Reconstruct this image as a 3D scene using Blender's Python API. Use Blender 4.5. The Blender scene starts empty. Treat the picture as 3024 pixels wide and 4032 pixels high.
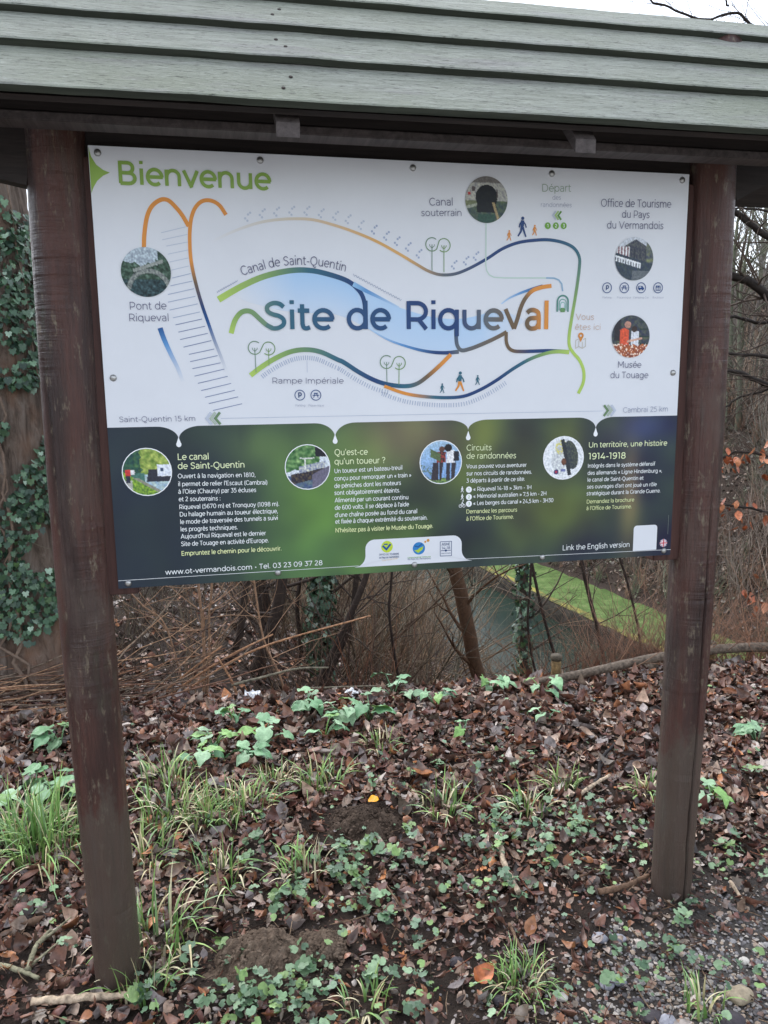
# Information board at a canal site: wooden shelter with printed panel, leaf-littered bank, canal cutting behind.
import bpy, math, random
import numpy as np
from mathutils import Vector, Matrix, noise

sc = bpy.context.scene
COL = sc.collection
R = math.radians

# ---------------------------------------------------------------- camera
PZ = 1.575                                   # height of the panel centre above the ground at the posts
cam = bpy.data.objects.new('camera', bpy.data.cameras.new('camera'))
COL.objects.link(cam)
cam.matrix_world = Matrix(((0.97836616, 0.04460453, -0.2020151, -0.48727886),
                           (-0.20658808, 0.15871591, -0.96546912, -1.9400848),
                           (-0.01100129, 0.98631622, 0.16449704, PZ - 0.02075847),
                           (0, 0, 0, 1)))
cam.data.sensor_width = 36
cam.data.lens = 27.196
cam.data.clip_start = 0.05
cam.data.clip_end = 2000
sc.camera = cam

# ---------------------------------------------------------------- overcast daylight
SUN_EL, SUN_AZ = 55, 335                     # azimuth clockwise from +y: veiled sun high beyond the board, hardly any shadow
world = bpy.data.worlds.new('World')
sc.world = world
world.use_nodes = True
wn, wl = world.node_tree.nodes, world.node_tree.links
sky = wn.new('ShaderNodeTexSky')
sky.sky_type = 'NISHITA'
sky.sun_disc = False
sky.sun_elevation = R(SUN_EL)
sky.sun_rotation = R(SUN_AZ)
sky.air_density = 1.0
sky.dust_density = 1.0
hs = wn.new('ShaderNodeHueSaturation')       # cloud cover: nearly grey sky
hs.inputs['Saturation'].default_value = 0.4
hs.inputs['Value'].default_value = 1.0
wl.new(sky.outputs[0], hs.inputs['Color'])
wl.new(hs.outputs[0], wn['Background'].inputs['Color'])
wn['Background'].inputs['Strength'].default_value = 0.15
sun = bpy.data.objects.new('sun', bpy.data.lights.new('sun', 'SUN'))
COL.objects.link(sun)
sun.data.energy = 0.7
sun.data.angle = R(90)
sun.data.color = (1.0, 0.98, 0.95)
sd = Vector((math.sin(R(SUN_AZ)) * math.cos(R(SUN_EL)), math.cos(R(SUN_AZ)) * math.cos(R(SUN_EL)), math.sin(R(SUN_EL))))
sun.rotation_euler = sd.to_track_quat('Z', 'Y').to_euler()
sun.location = (0, -5, 12)

sc.view_settings.view_transform = 'Standard'
sc.view_settings.look = 'None'
sc.view_settings.gamma = 1
sc.view_settings.exposure = 1.6
sc.cycles.max_bounces = 6
sc.cycles.transparent_max_bounces = 4

# ---------------------------------------------------------------- helpers
rng = np.random.default_rng(7)
random.seed(7)


def lin(c):
    return tuple(((v / 255) / 12.92 if v <= 10 else ((v / 255 + 0.055) / 1.055) ** 2.4) for v in c)


class MB:
    """collects verts / faces / colours and links them as ONE mesh object"""
    def __init__(self):
        self.v, self.l, self.n, self.c, self.k = [], [], [], [], 0

    def add(self, verts, faces, col=(1, 1, 1)):
        verts = np.asarray(verts, float).reshape(-1, 3)
        col = np.asarray(col, float)
        if col.ndim == 1:
            col = np.tile(col, (len(verts), 1))
        for f in faces:
            self.l.append(np.asarray(f, np.int32) + self.k)
            self.n.append(np.array([len(f)], np.int32))
        self.v.append(verts)
        self.c.append(col)
        self.k += len(verts)

    def many(self, tv, tf, M, T, col, tc=None):
        """template tv/tf repeated with matrices M (n,3,3), places T (n,3), colours (n,3)"""
        n, m = len(T), len(tv)
        if n == 0:
            return
        vv = np.einsum('nij,mj->nmi', M, np.asarray(tv, float)) + T[:, None, :]
        cc = np.repeat(col[:, None, :], m, 1)
        if tc is not None:
            cc = cc * np.asarray(tc, float)[None, :, None]
        flat = np.concatenate([np.asarray(f, np.int32) for f in tf])
        sizes = np.array([len(f) for f in tf], np.int32)
        off = (np.arange(n, dtype=np.int32) * m + self.k)
        self.l.append((flat[None, :] + off[:, None]).ravel())
        self.n.append(np.tile(sizes, n))
        self.v.append(vv.reshape(-1, 3))
        self.c.append(np.clip(cc, 0, 1).reshape(-1, 3))
        self.k += n * m

    def arrays(self):
        return np.concatenate(self.v), self.l, self.n

    def mesh(self, name, smooth=True):
        me = bpy.data.meshes.new(name)
        v = np.concatenate(self.v)
        l = np.concatenate(self.l).astype(np.int32)
        n = np.concatenate(self.n).astype(np.int32)
        me.vertices.add(len(v))
        me.vertices.foreach_set('co', v.astype(np.float32).ravel())
        me.loops.add(len(l))
        me.loops.foreach_set('vertex_index', l)
        me.polygons.add(len(n))
        st = np.concatenate([[0], np.cumsum(n)[:-1]]).astype(np.int32)
        me.polygons.foreach_set('loop_start', st)
        me.polygons.foreach_set('loop_total', n)
        me.polygons.foreach_set('use_smooth', np.full(len(n), smooth))
        a = me.color_attributes.new('Col', 'FLOAT_COLOR', 'POINT')
        c = np.concatenate(self.c)
        a.data.foreach_set('color', np.concatenate([c, np.ones((len(c), 1))], 1).astype(np.float32).ravel())
        me.update(calc_edges=True)
        me.validate()
        return me

    def build(self, name, mat, parent=None, smooth=True, loc=(0, 0, 0)):
        o = bpy.data.objects.new(name, self.mesh(name, smooth))
        o.data.materials.append(mat)
        o.location = loc
        if parent is not None:
            o.parent = parent
        COL.objects.link(o)
        return o


def tag(o, label, cat, group=None, kind=None):
    if label:
        o['label'] = label
    if cat:
        o['category'] = cat
    if group:
        o['group'] = group
    if kind:
        o['kind'] = kind
    return o


def thing(name, label, cat, loc=(0, 0, 0), group=None, rz=0.0):
    o = bpy.data.objects.new(name, None)
    o.location = loc
    o.rotation_euler = (0, 0, rz)
    o.empty_display_size = 0.1
    COL.objects.link(o)
    return tag(o, label, cat, group)


def box(mb, c, s, rot=None, col=(1, 1, 1), bevel=0.0):
    """box of full size s at c; the corners are chamfered along all edges when bevel > 0"""
    x, y, z = s[0] / 2, s[1] / 2, s[2] / 2
    b = bevel
    if b <= 0:
        v = np.array([(i, j, k) for i in (-x, x) for j in (-y, y) for k in (-z, z)])
        f = [(0, 1, 3, 2), (4, 6, 7, 5), (0, 4, 5, 1), (2, 3, 7, 6), (0, 2, 6, 4), (1, 5, 7, 3)]
    else:
        import bmesh
        bm = bmesh.new()
        bmesh.ops.create_cube(bm, size=1)
        for q in bm.verts:
            q.co = (q.co.x * s[0], q.co.y * s[1], q.co.z * s[2])
        bmesh.ops.bevel(bm, geom=bm.edges[:], offset=b, segments=2, affect='EDGES')
        bm.verts.index_update()
        v = np.array([q.co[:] for q in bm.verts])
        f = [tuple(q.index for q in p.verts) for p in bm.faces]
        bm.free()
    if rot is not None:
        v = v @ np.array(rot).T
    mb.add(v + np.array(c), f, col)


def tube(mb, pts, radii, n=6, col=(1, 1, 1), cap=True, rough=0.0):
    pts = np.asarray(pts, float)
    if np.isscalar(radii):
        radii = [radii] * len(pts)
    d = np.gradient(pts, axis=0)
    d /= np.linalg.norm(d, axis=1)[:, None] + 1e-9
    ref = np.array([0.31, 0.23, 0.92]) if abs(d[0][2]) < 0.9 else np.array([0.9, 0.3, 0.1])
    v, f = [], []
    u = np.cross(d[0], ref)
    for i in range(len(pts)):
        u = u - d[i] * np.dot(u, d[i])
        u /= np.linalg.norm(u) + 1e-9
        w = np.cross(d[i], u)
        for k in range(n):
            a = 2 * math.pi * k / n
            r = radii[i] * (1 + (rough * random.uniform(-1, 1) if rough else 0))
            v.append(pts[i] + r * (math.cos(a) * u + math.sin(a) * w))
    for i in range(len(pts) - 1):
        for k in range(n):
            a, b = i * n + k, i * n + (k + 1) % n
            f.append((a, b, b + n, a + n))
    if cap:
        f.append(tuple(range(n))[::-1])
        f.append(tuple((len(pts) - 1) * n + k for k in range(n)))
    mb.add(v, f, col)


def spline(pts, n=8):
    """Catmull-Rom through the points"""
    p = np.asarray(pts, float)
    if len(p) < 3:
        return np.array([p[0] + (p[-1] - p[0]) * t for t in np.linspace(0, 1, n + 1)])
    q = np.vstack([2 * p[0] - p[1], p, 2 * p[-1] - p[-2]])
    out = []
    for i in range(1, len(q) - 2):
        for t in np.linspace(0, 1, n, endpoint=False):
            a, b, c, d = q[i - 1], q[i], q[i + 1], q[i + 2]
            out.append(0.5 * (2 * b + (c - a) * t + (2 * a - 5 * b + 4 * c - d) * t * t + (3 * b - a - 3 * c + d) * t ** 3))
    out.append(p[-1])
    return np.array(out)


def eulers(rx, ry, rz, s):
    """(n,3,3) matrices Rz @ Ry @ Rx * s, s is (n,) or (n,3)"""
    n = len(rx)
    cx, sx, cy, sy, cz, sz = np.cos(rx), np.sin(rx), np.cos(ry), np.sin(ry), np.cos(rz), np.sin(rz)
    z, o = np.zeros(n), np.ones(n)
    X = np.array([[o, z, z], [z, cx, -sx], [z, sx, cx]]).transpose(2, 0, 1)
    Y = np.array([[cy, z, sy], [z, o, z], [-sy, z, cy]]).transpose(2, 0, 1)
    Z = np.array([[cz, -sz, z], [sz, cz, z], [z, z, o]]).transpose(2, 0, 1)
    s = np.asarray(s, float)
    if s.ndim == 1:
        s = np.repeat(s[:, None], 3, 1)
    return (Z @ Y @ X) * s[:, None, :]


# ---------------------------------------------------------------- materials
class Mat:
    def __init__(self, name, rough=0.6, spec=0.5):
        self.m = bpy.data.materials.new(name)
        self.m.use_nodes = True
        self.t = self.m.node_tree
        self.b = self.t.nodes['Principled BSDF']
        self.b.inputs['Roughness'].default_value = rough
        self.b.inputs['Specular IOR Level'].default_value = spec

    def n(self, kind, **kw):
        o = self.t.nodes.new(kind)
        for k, v in kw.items():
            if k in o.inputs.keys():
                o.inputs[k].default_value = v
            else:
                setattr(o, k, v)
        return o

    def link(self, a, b):
        self.t.links.new(a, b)

    def coords(self, scale=(1, 1, 1), rot=(0, 0, 0), kind='Object'):
        tc = self.n('ShaderNodeTexCoord')
        mp = self.n('ShaderNodeMapping')
        mp.inputs['Scale'].default_value = scale
        mp.inputs['Rotation'].default_value = rot
        self.link(tc.outputs[kind], mp.inputs['Vector'])
        return mp.outputs[0]

    def noise(self, vec, scale, detail=4, rough=0.6, dist=0.0):
        t = self.n('ShaderNodeTexNoise')
        t.inputs['Scale'].default_value = scale
        t.inputs['Detail'].default_value = detail
        t.inputs['Roughness'].default_value = rough
        t.inputs['Distortion'].default_value = dist
        self.link(vec, t.inputs['Vector'])
        return t.outputs['Fac']

    def ramp(self, fac, stops):
        r = self.n('ShaderNodeValToRGB')
        e = r.color_ramp.elements
        while len(e) < len(stops):
            e.new(0.5)
        for q, (p, c) in zip(e, stops):
            q.position = p
            c = (c, c, c) if np.isscalar(c) else c
            q.color = (*c, 1)
        self.link(fac, r.inputs[0])
        return r.outputs[0]

    def mix(self, fac, a, b, mode='MIX'):
        m = self.n('ShaderNodeMix', data_type='RGBA', blend_type=mode)
        if np.isscalar(fac):
            m.inputs[0].default_value = fac
        else:
            self.link(fac, m.inputs[0])
        for s, i in ((a, 6), (b, 7)):
            if isinstance(s, tuple):
                m.inputs[i].default_value = (*s, 1)
            else:
                self.link(s, m.inputs[i])
        return m.outputs[2]

    def attr(self):
        a = self.n('ShaderNodeAttribute', attribute_name='Col')
        return a.outputs['Color']

    def base(self, c):
        if isinstance(c, tuple):
            self.b.inputs['Base Color'].default_value = (*c, 1)
        else:
            self.link(c, self.b.inputs['Base Color'])

    def bump(self, h, dist=0.01, strength=1.0, prev=None):
        b = self.n('ShaderNodeBump')
        b.inputs['Distance'].default_value = dist
        b.inputs['Strength'].default_value = strength
        self.link(h, b.inputs['Height'])
        if prev is not None:
            self.link(prev, b.inputs['Normal'])
        self.link(b.outputs[0], self.b.inputs['Normal'])
        return b.outputs[0]


def m_print():
    m = Mat('printed_vinyl', 0.42, 0.35)
    m.base(m.attr())
    v = m.coords((1, 1, 1))
    m.link(m.ramp(m.noise(v, 6, 4), [(0.3, 0.34), (0.7, 0.52)]), m.b.inputs['Roughness'])
    return m.m


def m_panel():
    m = Mat('white_panel', 0.42, 0.35)
    v = m.coords((1, 1, 1))
    grime = m.ramp(m.noise(v, 2.5, 6, 0.7), [(0.35, (0.74, 0.76, 0.80)), (0.65, (0.78, 0.80, 0.84))])
    m.base(grime)
    return m.m


def m_attr(name, rough, spec=0.5, vary=0.25, scale=60, bumpd=0.0):
    m = Mat(name, rough, spec)
    v = m.coords()
    f = m.ramp(m.noise(v, scale, 3), [(0.3, 1 - vary), (0.7, 1 + vary)])
    m.base(m.mix(1.0, m.attr(), f, 'MULTIPLY'))
    if bumpd:
        m.bump(m.noise(v, scale * 1.5, 4), bumpd)
    return m.m


def m_post():
    m = Mat('stained_round_wood', 0.48, 0.45)
    v = m.coords((1, 1, 1))
    vz = m.coords((7, 7, 0.7))
    ring = m.coords((1.3, 1.3, 34))                      # turning marks run round the post
    big = m.noise(vz, 2.2, 5, 0.65)
    c = m.ramp(big, [(0.30, (0.026, 0.015, 0.013)), (0.45, (0.056, 0.028, 0.023)), (0.57, (0.096, 0.040, 0.030)), (0.70, (0.078, 0.054, 0.045))])
    fleck = m.ramp(m.noise(m.coords((30, 30, 9)), 1.6, 5, 0.75), [(0.57, 0.0), (0.68, 1.0)])
    c = m.mix(fleck, c, (0.20, 0.16, 0.11))
    pale = m.ramp(m.noise(m.coords((4, 4, 2.2)), 1.1, 6, 0.7), [(0.52, 0.0), (0.72, 0.55)])
    c = m.mix(pale, c, (0.135, 0.105, 0.085))
    sep = m.n('ShaderNodeSeparateXYZ')                          # mud splashes and damp green near the foot
    m.link(m.coords((1, 1, 1)), sep.inputs[0])
    hgt_n = m.n('ShaderNodeMath', operation='MULTIPLY_ADD')
    m.link(m.noise(m.coords((9, 9, 5)), 1.5, 6, 0.75), hgt_n.inputs[0])
    hgt_n.inputs[1].default_value = -0.9
    m.link(sep.outputs['Z'], hgt_n.inputs[2])
    c = m.mix(m.ramp(hgt_n.outputs[0], [(0.0, 0.65), (0.10, 0.0)]), c, (0.105, 0.085, 0.066))
    gr_ = m.ramp(m.noise(m.coords((6, 6, 1.6)), 2.6, 5, 0.7), [(0.60, 0.0), (0.74, 0.6)])
    c = m.mix(gr_, c, (0.062, 0.066, 0.042))
    m.base(c)
    wob = m.noise(ring, 1.0, 5, 0.6, 0.6)
    gate = m.ramp(m.noise(m.coords((5, 5, 2.2)), 1.0, 2), [(0.46, 0.0), (0.64, 0.9)])
    hgt = m.mix(gate, (0.5, 0.5, 0.5), wob)
    b1 = m.bump(hgt, 0.012, 1.0)
    m.bump(m.noise(m.coords((48, 48, 2.5)), 2.0, 6, 0.75), 0.007, 1.0, b1)
    m.link(m.ramp(big, [(0.3, 0.26), (0.7, 0.50)]), m.b.inputs['Roughness'])
    return m.m


def m_wood(name, ca, cb, rough=0.65, along='x', bump=0.002):
    m = Mat(name, rough, 0.35)
    sc_ = {'x': (2.5, 40, 40), 'y': (40, 2.5, 40), 'z': (40, 40, 2.5)}[along]
    f = m.noise(m.coords(sc_), 1.4, 5, 0.7, 0.3)
    m.base(m.ramp(f, [(0.3, ca), (0.7, cb)]))
    m.bump(f, bump, 0.8)
    return m.m


def m_board():
    m = Mat('weathered_pale_green_paint', 0.62, 0.3)
    g = m.coords((5, 55, 55))
    grain = m.noise(g, 1.6, 7, 0.72, 0.5)
    fine = m.noise(m.coords((26, 150, 150)), 1.4, 4, 0.7)
    blot = m.noise(m.coords((1.3, 3, 3)), 1.5, 5, 0.6)
    c = m.ramp(grain, [(0.20, (0.10, 0.105, 0.085)), (0.40, (0.270, 0.290, 0.245)), (0.60, (0.36, 0.38, 0.33)), (0.82, (0.47, 0.49, 0.44))])
    c = m.mix(m.ramp(blot, [(0.42, 0.0), (0.70, 0.75)]), c, (0.25, 0.275, 0.205))
    c = m.mix(m.ramp(m.noise(m.coords((1.1, 6, 6)), 2.3, 4), [(0.54, 0.0), (0.74, 0.6)]), c, (0.29, 0.27, 0.285))
    pit = m.ramp(fine, [(0.33, 0.85), (0.42, 0.0)])
    c = m.mix(m.ramp(fine, [(0.58, 0.0), (0.68, 0.5)]), c, (0.52, 0.54, 0.50))
    c = m.mix(pit, c, (0.06, 0.063, 0.052))
    m.base(c)
    b = m.bump(grain, 0.006, 1.0)
    m.bump(fine, 0.005, 1.0, b)
    return m.m


def m_bark():
    m = Mat('fissured_bark', 0.85, 0.25)
    v = m.coords((9, 9, 2.2))
    f = m.noise(v, 2.0, 6, 0.7, 0.6)
    big = m.noise(m.coords((2.2, 2.2, 1.2)), 1.7, 4)
    c = m.ramp(f, [(0.30, (0.030, 0.022, 0.017)), (0.5, (0.15, 0.112, 0.088)), (0.72, (0.27, 0.225, 0.19))])
    c = m.mix(m.ramp(big, [(0.5, 0.0), (0.66, 0.8)]), c, (0.22, 0.12, 0.075))
    m.base(c)
    m.bump(f, 0.02, 1.0)
    return m.m


def m_ground():
    m = Mat('leaf_mould_soil', 0.9, 0.2)
    v = m.coords()
    f = m.noise(v, 14, 8, 0.75)
    p = m.noise(v, 0.8, 3)
    c = m.ramp(f, [(0.30, (0.012, 0.009, 0.007)), (0.52, (0.042, 0.029, 0.022)), (0.70, (0.088, 0.062, 0.048))])
    c = m.mix(m.ramp(p, [(0.45, 0.0), (0.7, 0.5)]), c, (0.065, 0.05, 0.04))
    d = m.n('ShaderNodeVectorMath', operation='DISTANCE')       # gravelly grey earth at the edge of the track
    m.link(v, d.inputs[0])
    d.inputs[1].default_value = (1.10, -0.75, 0.0)
    gr = m.ramp(m.noise(v, 55, 6, 0.75), [(0.35, (0.060, 0.055, 0.050)), (0.6, (0.175, 0.165, 0.155))])
    c = m.mix(m.ramp(d.outputs['Value'], [(0.45, 0.9), (0.95, 0.0)]), c, gr)
    m.base(c)
    b = m.bump(f, 0.03, 0.9)
    m.bump(m.noise(v, 90, 5, 0.7), 0.006, 0.9, b)
    return m.m


def m_water():
    m = Mat('dark_canal_water', 0.16, 0.06)
    v = m.coords((1, 0.5, 1))
    m.base(m.ramp(m.noise(v, 0.3, 3), [(0.3, (0.014, 0.028, 0.022)), (0.7, (0.024, 0.040, 0.030))]))
    m.bump(m.noise(v, 3.0, 4), 0.02, 0.35)
    return m.m


def m_noise(name, stops, scale, rough=0.9, spec=0.2, bumpd=0.02, vec=(1, 1, 1)):
    m = Mat(name, rough, spec)
    f = m.noise(m.coords(vec), scale, 6, 0.7)
    m.base(m.ramp(f, stops))
    if bumpd:
        m.bump(f, bumpd)
    return m.m


M_PRINT, M_PANEL, M_POST, M_BOARD, M_BARK, M_GROUND, M_WATER = m_print(), m_panel(), m_post(), m_board(), m_bark(), m_ground(), m_water()
M_BUTT = m_wood('algae_shadow_board_edge', (0.016, 0.020, 0.013), (0.050, 0.056, 0.042))  # algae tone with the shadow under each lap mixed into the dark
M_DARKWOOD = m_wood('dark_stained_timber', (0.011, 0.008, 0.007), (0.034, 0.024, 0.021))
M_DARKWOOD_Y = m_wood('dark_stained_rafter', (0.045, 0.036, 0.034), (0.115, 0.095, 0.090), along='y')
M_BATTEN = m_wood('red_brown_batten', (0.035, 0.014, 0.011), (0.085, 0.034, 0.026), along='z')
M_STEEL = Mat('bolt_steel', 0.35, 0.5)
M_STEEL.base((0.42, 0.42, 0.41))
M_STEEL.b.inputs['Metallic'].default_value = 0.9
M_STEEL = M_STEEL.m
M_LEAF = m_attr('wet_dead_leaves', 0.34, 0.5, 0.45, 45)
M_GREEN = m_attr('green_leaves', 0.42, 0.5, 0.22, 70)
M_IVY = m_attr('ivy_leaves', 0.34, 0.5, 0.22, 60)
M_TWIG = m_attr('twigs', 0.8, 0.25, 0.3, 40)
M_SOIL = m_noise('crumbly_soil', [(0.3, (0.050, 0.036, 0.026)), (0.5, (0.145, 0.104, 0.075)), (0.7, (0.25, 0.19, 0.14))], 28, 0.95, 0.15, 0.012)
M_STICK = m_attr('bare_sticks', 0.75, 0.25, 0.55, 55, 0.006)
M_STONE = m_attr('stones', 0.6, 0.4, 0.3, 60, 0.002)
M_EARTH = m_noise('dark_crumbly_earth', [(0.3, (0.028, 0.020, 0.015)), (0.5, (0.075, 0.053, 0.039)), (0.7, (0.13, 0.095, 0.072))], 28, 0.95, 0.15, 0.012)

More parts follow.
